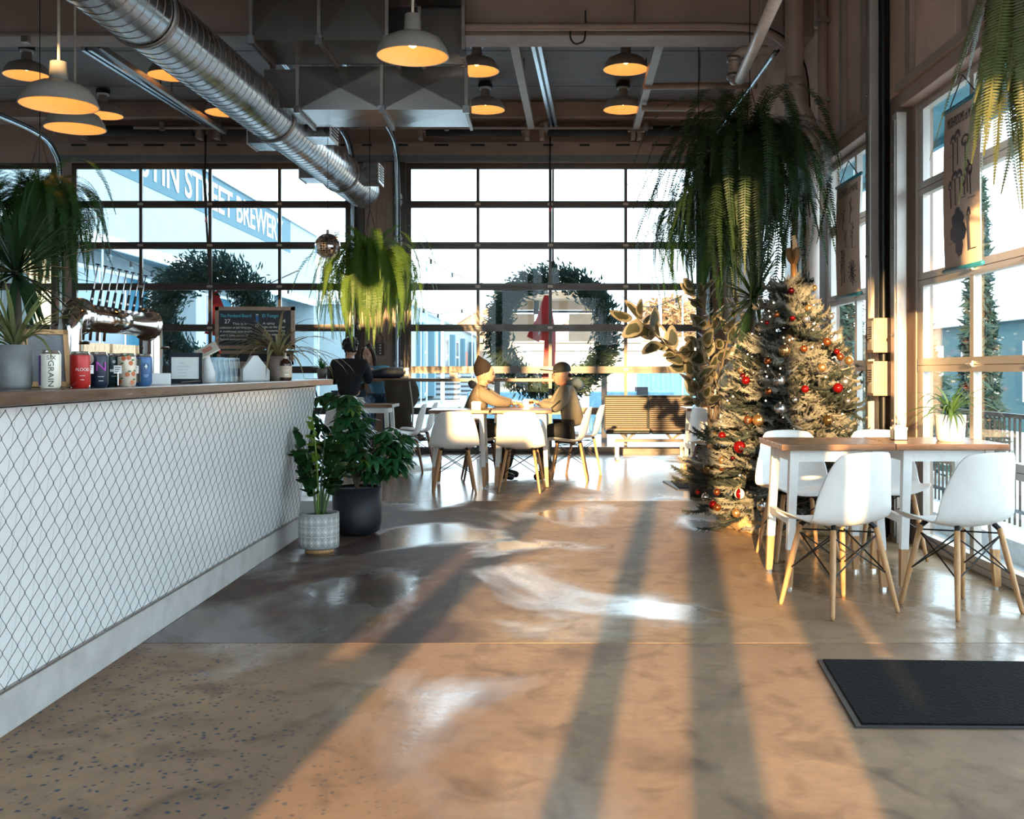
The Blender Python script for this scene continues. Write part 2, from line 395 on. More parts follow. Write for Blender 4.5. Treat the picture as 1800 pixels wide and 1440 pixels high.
MRr = Matrix.Translation((XR+.03, 0, 0)) @ Matrix.Rotation(R(-90), 4, 'Z')  # local X -> -Y, local Y -> +X
def rdoor(name, ys, **k): return section_door(name, [-v for v in ys], RAILZ, ALUW, MRr, rail_h=.09, stile_w=.06, edge_w=.10, **k)
rdoor('door_3', [7.28, 6.36, 5.5, 4.64, 3.78, 2.92, 2.06, 1.2, .34, -1.0])
rdoor('door_4', [9.60, 8.74, 7.95])
rdoor('window_2', [13.0, 12.1, 11.2])
# panelling above the doors: bottom ledge, vertical battens, boards
for ya, yb in ((YF, 7.34), (7.96, 9.7), (11.0, 13.2)):
    wpart('ledge', ya, yb, 3.03, 3.13, .0, TAUPE, .10)
    wpart('ledge_cap', ya, yb, 3.13, 3.19, .0, TAUPE_L, .13)
yy = YF
while yy < YB-.2:
    wpart('panel_board', yy+.004, min(yy+.86, YB)-.004, 3.2, ZC, .0, mat('panel_paint', (.62,.40,.30), .55, var=.12, scale=3, rand=.1), .02)
    yy += .86
for yb in (9.62, 8.95, 8.35, 7.9, 7.3, 6.3, 5.3, 4.3): wpart('batten', yb-.05, yb+.05, 3.19, ZC, .02, TAUPE_L, .04)

def post(y, x, z0, z1, w, dth, m, lab, cat='post', name='track_post'):
    t = thing(name, lab, cat, (x, y, z0))
    MB().bx(-dth/2, dth/2, -w/2, w/2, 0, z1-z0).build('upright', m, t, bevel=.004)
    MB().bx(-dth/2-.012, -dth/2, -w/2+.015, w/2-.015, .05, z1-z0-.05).build('groove', STEELD, t)
    k = 0; z = .25
    bmx = MB().cyl((-dth/2-.022,0,0),(-dth/2,0,0),.012,n=8).mesh('bolt', STEELD)
    while z < z1-z0-.1:
        mobj('bolt', bmx, t, TRS((0,0,z))); z += .6
    return t
post(7.40, 2.47, 0, 3.0, .10, .07, ALUW, 'bright sunlit aluminium upright left of the large right-hand glass door')
post(7.88, 2.44, 0, 4.05, .09, .08, ALUW, 'tall aluminium track upright beside the two small wall boxes')
post(9.78, 2.46, 0, 3.3, .12, .06, ALUW, 'aluminium upright behind the top of the flocked tree')
post(10.6, 2.46, 0, 4.6, .30, .06, TAUPE_L, 'wide taupe wall pilaster behind the drain pipe', 'pilaster', 'pilaster')

# left wall and the unseen glazed wall behind the viewer, openings shaped for the sunlight
wl = MB().bx(XL-.15, XL, YF, YB, 0, ZC).build('wall_left', WHITE); tag(wl, kind='structure')
wf = struct('wall_front')
def wfp(n, a, b, z0, z1, m=TAUPE_L):   # a,b given where the sun plane meets Y=0
    k = SUN_AZ*YF
    return MB().bx(max(a+k, XL), min(b+k, XR+.15), YF-.10, YF, z0, z1).build(n, m, wf)
sun_bays = [(-9.4,-5.5,4.91,4.94), (-5.3,-3.95,4.68,4.84), (-3.95,-3.0,3.8,4.88), (-3.0,-2.6,3.4,4.3), (-2.27,-1.5,2.5,4.3), (-1.5,-1.36,.95,4.3), (-1.17,-.39,.15,4.3), (-.24,.02,.15,4.3),
        (.22,.54,.15,4.3), (.80,.87,.85,3.6), (.87,2.9,1.98,3.4)]
prev = -9.6
for a, b, z0, z1 in sun_bays:
    if a - prev > .01: wfp('mullion', prev, a, 0, ZC)
    wfp('sun_mask_panel', a, b, 0, z0); wfp('header', a, b, z1, ZC)
    k = SUN_AZ*YF
    MB().bx(max(a+k,XL), min(b+k,XR), YF-.06, YF-.05, z0, z1).build('pane', GLASS, wf)
    prev = b
# ------------------------------------------------------------------ pendant lamps
SHADE_OUT = mat('shade_enamel', (.40,.35,.31), .35, var=.05)
SHADE_IN = mat('shade_inside', (.80,.55,.30), .5, var=.04)
BULB = emis('bulb', (1.0, .54, .18), 17.0)
prof_o = [(.035,.30),(.055,.295),(.062,.18),(.075,.165),(.13,.15),(.20,.115),(.243,.05),(.256,0)]
prof_i = [(.251,.002),(.237,.05),(.195,.110),(.125,.143),(.03,.15),(.0,.15)]
sh_me = MB().lathe(prof_o, n=32).mesh('shade', SHADE_OUT, True)
in_me = MB().lathe(prof_i, n=32).mesh('inner_shade', SHADE_IN, True)
rim_me = MB().lathe([(.251,-.003),(.259,-.003),(.259,.006),(.251,.006),(.251,-.003)], n=32).mesh('rim', SHADE_OUT, True)
bu_me = MB().ball((0,0,.095), .036, 12, 8).cyl((0,0,.11),(0,0,.155),.022,n=10).mesh('bulb', BULB, True)
def pendant(x, y, zr, zt, lab, stem=False):
    t = thing('pendant_lamp', lab, 'lamp', (x, y, zr), group='enamel pendant lamps')
    s = mobj('shade', sh_me, t); mobj('inner_shade', in_me, s); mobj('rim', rim_me, s); mobj('bulb', bu_me, t)
    if stem:
        MB().cyl((0,0,.30),(0,0,zt-zr-.06),.008,n=6).build('cord', BLACKM, t)
        MB().cyl((0,0,zt-zr-.06),(0,0,zt-zr-.012),.09,.09,n=16).build('canopy', BLACK, t)
        MB().cyl((0,0,zt-zr-.085),(0,0,zt-zr-.06),.075,n=16).build('canopy_cover', WHITE, t)
    else:
        MB().cyl((0,0,.30),(0,0,zt-zr-.05),.010,n=8).build('cord', mat('cord_white',(.7,.62,.52),.5), t)
        MB().cyl((0,0,zt-zr-.05),(0,0,zt-zr-.006),.06,n=14).build('canopy', TAUPE_L, t)
pendant(-3.34, 7.25, 3.02, ZC, 'largest cream enamel pendant lamp on a long cord above the bar')
pendant(-4.14, 9.30, 3.33, ZC, 'cream enamel pendant lamp half hidden just under the largest one above the bar')
pendant(-.95, 7.53, 3.44, ZC, 'cream enamel pendant lamp hanging in front of the sheet metal duct')
for px, py, l in ((47,133,'small pendant lamp at the far left edge of the ceiling'),(181,203,'small pendant lamp peeking out behind the two bar pendants'),
                  (300,133,'small pendant lamp cut off by the spiral duct, nearer of two'),(395,198,'small pendant lamp cut off by the spiral duct, farther of two'),
                  (838,125,'small pendant lamp beside the duct corner, nearer of two'),(853,193,'small pendant lamp beside the duct corner, farther of two'),
                  (1100,122,'small pendant lamp on the right part of the ceiling, nearer of two'),(1095,193,'small pendant lamp on the right part of the ceiling, farther of two')):
    Y = F*3.4/(652-py); p = at(px, py, Y)
    pendant(p.x, p.y, p.z, ZC-.01, l, True)

# ------------------------------------------------------------------ spiral duct
A0, A1 = Vector((-2.93, 3.4, 3.67)), Vector((-2.52, 14.5, 3.67)); RD = .235
ax = (A1-A0).normalized(); LD = (A1-A0).length
t = thing('spiral_duct', 'long round spiral steel air duct running above the bar', 'duct', A0)
body = MB(); n = 28
Mz = ax.to_track_quat('Z','Y').to_matrix()
prof = []; step = .12; k = 0
seams = MB()
while k*step < LD:
    z = k*step; prof += [(RD, z)]; seams.lathe([(RD,z-.004),(RD+.003,z-.002),(RD+.003,z+.002),(RD,z+.004)], n=n, M=Mz); k += 1
prof += [(RD, LD), (RD-.02, LD+.02), (0, LD+.02)]
body.lathe(prof, n=n, M=Mz); dbody = body.build('duct_body', GALV, t, True); sm_ = seams.build('seams', STEELD, t); sm_['kind'] = 'stuff'
for q in (0.35, .62, .88):
    z = LD*q; c = Mz @ Vector((0,0,z))
    MB().lathe([(RD+.004,-.02),(RD+.018,-.02),(RD+.018,.02),(RD+.004,.02)], c, n=28, M=Mz).build('clamp_band', STEELD, t, True)
    MB().cyl(c+Vector((0,0,RD)), c+Vector((0,0,ZC-3.67-.01)), .006, n=6).build('hanger_rod', STEELD, t)
def register(y, side, lab):
    q = (y-A0.y)/(A1.y-A0.y); c = A0.lerp(A1, q) - A0
    r = MB().bx(c.x+side*.18 if side>0 else c.x-.46, c.x+.46 if side>0 else c.x-.18, c.y-.20, c.y+.20, c.z-.10, c.z+.12).build('register_box', GALV, t, bevel=.004)
    xf = c.x+side*.462
    MB().bx(min(xf,xf+side*.012), max(xf,xf+side*.012), c.y-.20, c.y+.20, c.z-.11, c.z+.13).build('grille_frame', WHITE, r)
    for i in range(6):
        z = c.z-.075+i*.034
        MB().bx(min(xf+side*.012,xf+side*.02), max(xf+side*.012,xf+side*.02), c.y-.16, c.y+.16, z, z+.014).build('louvre', BLACK, r)
register(13.4, 1, ''); register(10.9, 1, ''); register(11.2, -1, ''); register(13.2, -1, '')

# ------------------------------------------------------------------ rectangular cross-broken ducts
SHEET = mat('sheet_metal', (.23,.205,.19), .24, .9, var=.08, scale=2)
def broken_panel(mb, p00, p10, p11, p01, lift):
    """four corner points, a raised cross-break centre"""
    ps = [Vector(p) for p in (p00,p10,p11,p01)]; c = sum(ps, Vector())/4
    nrm = (ps[1]-ps[0]).cross(ps[3]-ps[0]).normalized(); c += nrm*lift
    mb.add(ps+[c], [(0,1,4),(1,2,4),(2,3,4),(3,0,4)])
def ductbox(root, x0, x1, y0, y1, z0, z1, nx, lift=.009):
    xs = [x0+(x1-x0)*i/nx for i in range(nx+1)]
    for a, b in zip(xs, xs[1:]):
        mb = MB()
        broken_panel(mb, (a,y0,z0),(b,y0,z0),(b,y0,z1),(a,y0,z1), lift)
        broken_panel(mb, (a,y1,z0),(b,y1,z0),(b,y0,z0),(a,y0,z0), lift)
        mb.add([(a,y1,z0),(b,y1,z0),(b,y1,z1),(a,y1,z1)],[(3,2,1,0)])
        mb.add([(a,y0,z1),(b,y0,z1),(b,y1,z1),(a,y1,z1)],[(0,1,2,3)])
        if a == x0: mb.add([(a,y0,z0),(a,y1,z0),(a,y1,z1),(a,y0,z1)],[(3,2,1,0)])
        if b == x1: broken_panel(mb, (b,y0,z0),(b,y1,z0),(b,y1,z1),(b,y0,z1), lift)
        mb.build('duct_section', SHEET, root)
    for x in xs:
        f = MB().bx(x-.014,x+.014,y0-.03,y0,z0-.03,z1+.03).bx(x-.014,x+.014,y0-.03,y1+.03,z0-.03,z0).build('flange', STEELD, root)
        MB().bx(x-.03,x+.03,y0-.036,y0-.01,z0-.04,z0+.03).build('corner_clip', GALV, root)
t = thing('sheet_metal_duct', 'dull sheet metal box duct with cross creased panels under the ceiling', 'duct', (-1.6, 10.2, 3.62))
o = Vector((-1.6, 10.2, 3.62))
def rel(x0,x1,y0,y1,z0,z1): return (x0-o.x, x1-o.x, y0-o.y, y1-o.y, z0-o.z, z1-o.z)
ductbox(t, *rel(-2.30, -.74, 9.8, 10.5, 3.62, 4.02), 2)
MB().bx(*rel(-2.62, -2.30, 9.83, 10.47, 3.64, 4.0)).build('collar', SHEET, t)
ductbox(t, *rel(-2.52, -1.36, 9.05, 9.78, 4.03, 4.90), 2)
ductbox(t, *rel(-1.13, -.74, 9.45, 9.79, 4.03, 4.90), 1)
MB().bx(*rel(-1.36,-1.13,9.6,9.78,4.03,4.5)).build('dark_gap_fill', BLACK, t)  # black block put in for the shade in the gap between the boxes
t = thing('exhaust_fan', 'small black fan motor on top of the box duct', 'fan', (-.95, 9.3, 4.52))
MB().bx(-.2,.2,-.09,.10,-.08,.10).build('housing', BLACK, t, bevel=.01)
MB().cyl((-.1,-.12,.0),(-.1,-.09,.0),.05,n=16).build('motor_cap', STEELD, t, True)
MB().cyl((-.15,0,.10),(-.15,0,ZC-4.52-.01),.008,n=6).build('hanger_rod', STEELD, t)

# ------------------------------------------------------------------ door tracks, opener rails, struts and pipes under the ceiling
BLUEST = mat('rail_steel', (.45,.52,.58), .22, .9, var=.1)
def rail(name, lab, cat, p0, p1, w=.07, h=.10, m=BLUEST, lip=True, hang=None):
    p0, p1 = Vector(p0), Vector(p1); t = thing(name, lab, cat, p0); q = p1-p0
    if lip:
        side = q.cross(Vector((0,0,1))).normalized()
        MB().beam(side*w*.45, q+side*w*.45, w*.5, h).build('channel', m, t); MB().beam(-side*w*.45, q-side*w*.45, w*.5, h).build('channel', m, t)
        MB().beam(Vector((0,0,h*.3)), q+Vector((0,0,h*.3)), w*.5, h*.3).build('web', BLACKM, t)
    else: MB().beam((0,0,0), q, w, h).build('strut', m, t, bevel=.003)
    for f in (.06, .5, .94) if hang is None else hang:
        c = q*f; MB().cyl(c+Vector((0,0,h*.4)), c+Vector((0,0,ZC-(p0+c).z-.01)), .012, n=6).build('hanger_rod', STEELD, t)
    return t
rail('opener_rail', 'shiny twin channel opener rail above the middle of the right glass door', 'rail', at(941,68,10.6), at(974,222,15.0), .075, .08)
rail('opener_rail', 'shiny twin channel opener rail above the middle of the left glass door', 'rail', at(152,82,10.4), at(372,222,15.0), .075, .08)
rail('ceiling_strut', 'painted steel strut on the left of the hanging hook and opener rail', 'strut', at(903,70,10.5), at(934,222,14.9), .09, .09, TAUPE_L, False)
rail('ceiling_strut', 'painted steel strut behind the pair of right-hand ceiling pendants', 'strut', at(1160,70,10.5), at(1118,222,14.9), .09, .09, TAUPE_L, False)
rail('ceiling_strut', 'painted steel strut beside the opener rail over the left glass door', 'strut', at(172,80,10.6), at(395,232,14.9), .06, .06, STEELD, False)
def curved_track(lab, pts, r=.03, m=BLUEST):
    pts = [Vector(p) for p in pts]; t = thing('door_track', lab, 'door track', pts[-1])
    o = pts[-1]
    sp = smoothpath(pts, 6)
    MB().tube([p-o for p in sp], r, 6).build('track', m, t, True)
    MB().tube([p-o+Vector((.03,0,.02)) for p in sp], r*.5, 6).build('lip', BLACKM, t, True)
    for f in (.15, .45):
        c = sp[int(f*(len(sp)-1))]-o; MB().cyl(c, c+Vector((0,0,ZC-(o+c).z-.01)), .01, n=6).build('hanger_rod', STEELD, t)
curved_track('curved door track at the left end of the left glass door', [(-7.0,9.6,4.42),(-6.95,12.5,4.42),(-6.9,14.3,4.42),(-6.9,14.85,4.25),(-6.9,15.02,3.9),(-6.9,15.05,3.0),(-6.9,15.05,1.5),(-6.9,15.05,.0)])
curved_track('curved door track at the right end of the left glass door', [(-2.75,10.7,4.42),(-2.75,12.5,4.42),(-2.75,14.3,4.42),(-2.75,14.85,4.25),(-2.75,15.02,3.9),(-2.75,15.08,3.0),(-2.75,15.08,1.5),(-2.75,15.08,.0)])
curved_track('curved door track at the left end of the right glass door', [(-2.12,10.7,4.42),(-2.12,12.5,4.42),(-2.12,14.3,4.42),(-2.12,14.85,4.25),(-2.12,15.02,3.9),(-2.12,15.08,3.0),(-2.12,15.08,1.5),(-2.12,15.08,.0)])
curved_track('curved door track at the right end of the right glass door', [(2.32,10.7,4.42),(2.32,12.5,4.42),(2.32,14.3,4.42),(2.32,14.85,4.25),(2.32,15.02,3.9),(2.32,15.08,3.0),(2.32,15.08,1.5),(2.32,15.08,.0)])
curved_track('dark track of the right wall door bending from the crossbeam down beside the drain pipe', [(-.9,9.72,4.36),(.6,9.72,4.36),(1.7,9.72,4.36),(2.05,9.72,4.30),(2.28,9.72,4.10),(2.37,9.72,3.8),(2.39,9.72,3.0),(2.39,9.72,1.5),(2.39,9.72,0)], .035, TAUPE)
curved_track('dark track of the big right door bending down next to the tall upright', [(1.2,7.66,4.62),(1.9,7.66,4.6),(2.25,7.66,4.45),(2.42,7.66,4.1),(2.44,7.66,3.2),(2.44,7.66,1.5),(2.44,7.66,0)], .035, BLACKM)
# crossbar angle in front of the beam
t = thing('cross_channel', 'long painted steel channel running across in front of the ceiling beam', 'channel', (-.8, 9.93, 4.33))
MB().bx(0,3.25,-.05,.05,0,.11).build('channel', TAUPE_L, t, bevel=.003)
MB().bx(0,3.25,-.065,-.05,.085,.115).build('lip', TAUPE_L, t)
for x in (.2,1.6,3.0): MB().bx(x-.03,x+.03,.05,.07,0,.14).build('clip', STEELD, t)
t = thing('conduit', 'thin white painted conduit running across the ceiling beam above the bar', 'pipe', (XL+.1, 9.93, 4.33))
MB().tube(smoothpath([(0,0,.0),(2,0,.0),(3.2,0,-.02),(3.6,0,.03),(5,0,.03),(6.5,0,.03)],5), .02, 6).build('tube', TAUPE_L, t, True)
for x in (1,2.6,4.2,5.8): MB().bx(x-.03,x+.03,.0,.07,-.04,.06).build('clip', STEELD, t)
t = thing('conduit', 'thin conduit running along the wall just above the door springs', 'pipe', (-5.8, YB-.42, 4.62))
MB().cyl((0,0,0),(7.3,0,0),.022,n=8).build('tube', TAUPE_L, t, True)
for x in (.4,2.2,4.4,5.8,7.2): MB().bx(x-.03,x+.03,-.03,.03,-.04,.08).build('clip', STEELD, t)
# hanging hook, chain and pull ropes
t = thing('cable_hook', 'black looped cable hanging below the crossing channel', 'cable', at(1015,60,9.85))
MB().tube(smoothpath([(-.062,0,.07),(-.066,0,-.03),(-.03,0,-.085),(.02,0,-.085),(.07,0,-.03),(.075,0,.22)],5), .009, 6).build('loop', BLACK, t, True)
MB().bx(-.075,-.05,-.02,.02,.05,.09).build('clip', STEELD, t)
for x, zt, zb, l in ((.06, 4.58, 3.55, 'black pull rope hanging over the middle of the right glass door'), (-4.87, 4.58, 3.4, 'black pull rope hanging over the middle of the left glass door')):
    t = thing('pull_rope', l, 'rope', (x, YB-.16, zb))
    MB().tube([(0,0,0),(.01,0,.25),(-.01,0,.5),(0,0,zt-zb)], .012, 6).build('rope', BLACK, t, True)
    MB().cyl((0,0,-.07),(0,0,0),.014,.008,n=8).build('handle', mat('red_plastic',(.5,.03,.03),.4), t)

# big painted drain pipe, sprinkler pipe and smaller pipes at the right
t = thing('drain_pipe', 'thick taupe painted drain pipe with a double bend on the right wall', 'pipe', (2.35, 9.3, 3.3))
pp = [at(1395,-40,9.3), at(1396,40,9.3), at(1396,150,9.3), at(1400,180,9.3), at(1417,212,9.3), at(1423,242,9.3), at(1424,330,9.3), at(1424,520,9.3), at(1424,760,9.3)]
o = Vector((2.35,9.3,3.3))
MB().tube([p-o for p in smoothpath(pp,5)], .08, 14).build('pipe', PIPEP, t, True)
for p in (pp[2], pp[5]): MB().lathe([(.08,-.06),(.088,-.06),(.088,.06),(.08,.06)], p-o, n=14).build('coupling', PIPEP, t, True)
t = thing('sprinkler_pipe', 'pale sprinkler pipe running overhead towards the big fern', 'pipe', at(1300,140,8.6))
o = at(1300,140,8.6); q = at(1390,-60,6.3)-o
MB().cyl((0,0,0), q, .042, n=12).build('pipe', mat('pale_pipe',(.62,.50,.43),.35), t, True)
MB().tube([Vector(v) for v in ((0,0,0),(-.02,.1,.02),(-.03,.12,.12),(-.02,.12,.22),(.05,.12,.27),(.25,.12,.27))], .045, 10).build('elbow', PIPEP, t, True)
for z in (.06,.2): MB().lathe([(.045,-.02),(.06,-.02),(.06,.02),(.045,.02)], (-.025,.12,z), n=12).build('fitting', STEELD, t, True)
MB().cyl(q*.5+Vector((0,0,.04)), q*.5+Vector((0,0,ZC-(o+q*.5).z-.01)), .008, n=6).build('hanger_rod', STEELD, t)
for a, b, r, l in ((at(1130,152,12.3), at(1330,150,12.3), .04, 'horizontal painted pipe behind the right pendants, upper of two'), (at(1128,190,13.2), at(1330,190,13.2), .04, 'horizontal painted pipe behind the right pendants, lower of two'),
                   (at(1444,-30,9.6), at(1440,48,9.6), .05, 'short painted pipe stub in the upper right corner')):
    t = thing('ceiling_pipe', l, 'pipe', a); MB().cyl((0,0,0), b-a, r, n=12).build('pipe', PIPEP, t, True)
    MB().cyl((b-a)*.5, (b-a)*.5+Vector((0,0,max(.02,ZC-a.z-.05))), .008, n=6).build('hanger_rod', STEELD, t)
t = thing('wall_conduit', 'grey vertical conduit beside the drain pipe', 'pipe', (2.47, 9.45, 2.6))
MB().cyl((0,0,0),(0,0,2.2),.045,n=10).build('pipe', TAUPE, t, True)
for z in (.3,1.0,1.7): MB().bx(-.06,.08,-.06,.06,z,z+.03).build('strap', STEELD, t)
# cover box and small boxes on the right wall
t = thing('motor_cover', 'tall taupe cover box above the tall upright on the right wall', 'cover', (2.38, 7.75, 4.1))
MB().bx(-.14,.08,-.10,.14,0,.72).build('cover', TAUPE_L, t, bevel=.01); MB().cyl((.0,0,-.05),(.0,0,0),.06,n=12).build('cap', BLACK, t)
for z0, l in ((1.33,'upper of two small framed notices between the glass doors'), (1.02,'lower of two small framed notices between the glass doors')):
    t = thing('wall_box', l, 'box', (2.37, 7.64, z0))
    MB().bx(-.03,.18,-.07,.07,0,.25).build('case', mat('notice_frame',(.35,.25,.20),.4,.3), t, bevel=.004)
    MB().bx(-.034,-.03,-.055,.055,.02,.23).build('notice', mat('notice_paper',(.50,.42,.36),.6), t)
    for i in range(6): MB().bx(-.0355,-.034,-.045,.045-.01*(i%3),.18-i*.016,.186-i*.016).build('text_line', BLACK, t)
    MB().cyl((-.05,0,.09),(-.03,0,.09),.012,n=8).build('knob', CHROME, t)
t = thing('fire_alarm', 'small red alarm box on the pilaster behind the tree top', 'alarm', at(1392,425,10.35)); t.location.x = 2.425
MB().bx(-.03,.0,-.05,.05,0,.20).build('case', MATS['red_plastic'], t, bevel=.006); MB().bx(-.036,-.03,-.03,.03,.05,.10).build('lever', WHITE, t)
# ------------------------------------------------------------------ shell chairs
def chair_proto():
    rows = [(.235,.418,.190),(.225,.438,.205),(.17,.447,.222),(.08,.438,.232),(0,.428,.235),(-.09,.424,.235),(-.155,.445,.234),(-.195,.50,.232),
            (-.215,.575,.222),(-.232,.655,.200),(-.248,.73,.180),(-.258,.785,.158),(-.263,.808,.138)]
    n = 13; vs = []
    for i, (y, z, wd) in enumerate(rows):
        u = i/(len(rows)-1)
        for k in range(n):
            s = -1 + 2*k/(n-1); a = abs(s)**2.4
            back = max(0, min(1, (u-.38)/.25)); seat = 1-back
            # seat sides curl up, back sides wrap forward
            zz = z + seat*a*.045 - (back*a*.012 if i > 10 else 0)
            yy = y + back*a*.085*(1-.45*max(0,(u-.7)/.3))
            if i == 0: zz -= .012*(1-a)*.0; yy -= a*.03
            vs.append((s*wd*1.07, yy, zz))
    fs = [(i*n+k, i*n+k+1, (i+1)*n+k+1, (i+1)*n+k) for i in range(len(rows)-1) for k in range(n-1)]
    t = thing('shell_chair', 'white plastic shell chair', 'chair')
    sh = MB().add(vs, fs).build('seat_shell', PLASTIC, t, True)
    so_ = sh.modifiers.new('thick','SOLIDIFY'); so_.thickness = .008; so_.offset = 0
    ss = sh.modifiers.new('sub','SUBSURF'); ss.levels = 1; ss.render_levels = 1
    for sx in (-1,1):
        for sy in (-1,1):
            top = Vector((sx*.135, sy*.125-.01, .418)); bot = Vector((sx*.205, sy*.20-.015, 0))
            MB().tube([bot, bot.lerp(top,.04), bot.lerp(top,.6), top], [.009,.0115,.016,.0145], 10).build('leg', BEECH, t, True)
            MB().cyl(top+Vector((0,0,-.005)), top+Vector((-sx*.02,-sy*.02,.02)), .013, n=8).build('leg_mount', BLACKM, t)
    def lp(sx, sy, f): return Vector((sx*.205, sy*.20-.015, 0)).lerp(Vector((sx*.135, sy*.125-.01, .418)), f)
    br = MB()
    for a, b in (((-1,-1),(1,-1)),((-1,1),(1,1)),((-1,-1),(-1,1)),((1,-1),(1,1))):
        br.cyl(lp(*a,.45), lp(*b,.92), .0042, n=5); br.cyl(lp(*b,.45), lp(*a,.92), .0042, n=5)
    for a, b in (((-1,-1),(1,1)),((-1,1),(1,-1))): br.cyl(lp(*a,.94), lp(*b,.94), .0042, n=5)
    br.build('wire_brace', BLACKM, t)
    return t
chair0 = chair_proto(); chair_used = [False]
def chair(x, y, face, lab, group=None, legm=None):
    """face: heading in degrees the sitter looks to, 0 = away from the camera, 90 = to the left"""
    o = chair0 if not chair_used[0] else copy_tree(chair0)
    chair_used[0] = True
    o.location = (x, y, 0); o.rotation_euler = (0, 0, R(face)); o['label'] = lab
    o['group'] = group or 'white shell chairs'
    if legm:
        for ch in o.children:
            if ch.name.startswith('leg') and not ch.name.startswith('leg_m'):
                ch.data = ch.data.copy(); ch.data.materials[0] = legm
    return o
chair(1.47, 5.36, 25, 'white shell chair nearest the camera at the right-hand tables, left one')
chair(2.08, 5.34, 22, 'white shell chair at the far right edge in front of the glass door')
chair(1.62, 6.80, 186, 'white shell chair behind the right-hand tables, next to the flocked tree')
chair(2.20, 6.85, 178, 'white shell chair behind the right-hand tables, beside the potted spider plant')
chair(-.92, 10.55, 8, 'white shell chair with its back to the camera, left one at the men\'s tables')
chair(-.24, 10.55, -6, 'white shell chair with its back to the camera, between the two seated men')
chair(-1.68, 12.55, 97, 'white shell chair in profile facing the bar beside the leafy floor plant', legm=WALNUT)
chair(-1.62, 13.25, 95, 'white shell chair in profile half hidden behind the other profile chair', legm=WALNUT)
chair(-2.30, 12.20, -4, 'white shell chair seen over the leafy plant beside the bar end')
chair(-.70, 11.60, -82, 'white shell chair under the man in the knitted hat', legm=WALNUT)
chair(.24, 11.55, 86, 'white shell chair under the man in the black cap')
chair(.42, 12.3, 88, 'empty white shell chair just behind the man in the black cap', legm=BEECH)
chair(1.75, 11.0, 200, 'white shell chair tucked at the small display table left of the tree', legm=WALNUT)

# ------------------------------------------------------------------ wooden cafe tables with dipped legs
def table_proto(w=.62, dpt=.62, h=.80):
    t = thing('cafe_table', 'square wooden cafe table', 'table')
    top = MB().bx(-w/2, w/2, -dpt/2, dpt/2, h-.034, h).build('table_top', TOPWOOD, t, bevel=.004)
    MB().bx(-w/2+.07, w/2-.07, -dpt/2+.07, -dpt/2+.09, h-.10, h-.034).bx(-w/2+.07, w/2-.07, dpt/2-.09, dpt/2-.07, h-.10, h-.034)\
        .bx(-w/2+.07,-w/2+.09,-dpt/2+.07,dpt/2-.07,h-.10,h-.034).bx(w/2-.09,w/2-.07,-dpt/2+.07,dpt/2-.07,h-.10,h-.034).build('apron', WHITE, t)
    def taper(a, b, wa, wb, m, nm, par):
        return MB().add([a+Vector((i*wa/2,j*wa/2,0)) for i,j in ((-1,-1),(1,-1),(1,1),(-1,1))]+[b+Vector((i*wb/2,j*wb/2,0)) for i,j in ((-1,-1),(1,-1),(1,1),(-1,1))],
            [(0,3,2,1),(4,5,6,7),(0,1,5,4),(1,2,6,5),(2,3,7,6),(3,0,4,7)]).build(nm, m, par, bevel=.003)
    for sx in (-1,1):
        for sy in (-1,1):
            tp = Vector((sx*(w/2-.085), sy*(dpt/2-.085), h-.034)); bt = Vector((sx*(w/2-.05), sy*(dpt/2-.05), .015)); md = bt.lerp(tp, .27)
            lg = taper(md, tp, .043, .050, WHITE, 'leg', t)
            taper(bt, md, .036, .0432, BEECH, 'leg_tip', lg)
            MB().cyl((bt.x,bt.y,0),(bt.x,bt.y,.018),.016,n=10).build('foot', CHROME, lg)
    for sx in (-1,1):
        MB().bx(sx*(w/2-.062)-.016, sx*(w/2-.062)+.016, -dpt/2+.08, dpt/2-.08, .355, .40).build('stretcher', WHITE, t, bevel=.003)
    return t
tab0 = table_proto(); tab_used = [False]
def cafe_table(x, y, rz, lab):
    o = tab0 if not tab_used[0] else copy_tree(tab0); tab_used[0] = True
    o.location = (x, y, 0); o.rotation_euler = (0,0,R(rz)); o['label'] = lab; o['group'] = 'cafe tables'
cafe_table(1.59, 6.06, 0, 'wooden cafe table with white dipped legs in front of the flocked tree')
cafe_table(2.22, 6.08, 0, 'wooden cafe table against the right glass door holding the spider plant')
cafe_table(-.89, 11.06, 0, 'cafe table behind the left chair with its back to the camera')
cafe_table(-.25, 11.06, 0, 'cafe table behind the chair between the two seated men')
cafe_table(-.23, 11.75, 0, 'cafe table the two seated men lean on')
cafe_table(-2.12, 12.75, 0, 'cafe table behind the leafy plant near the person in black')
cafe_table(1.82, 11.62, 0, 'small display table with a menu stand left of the tree')

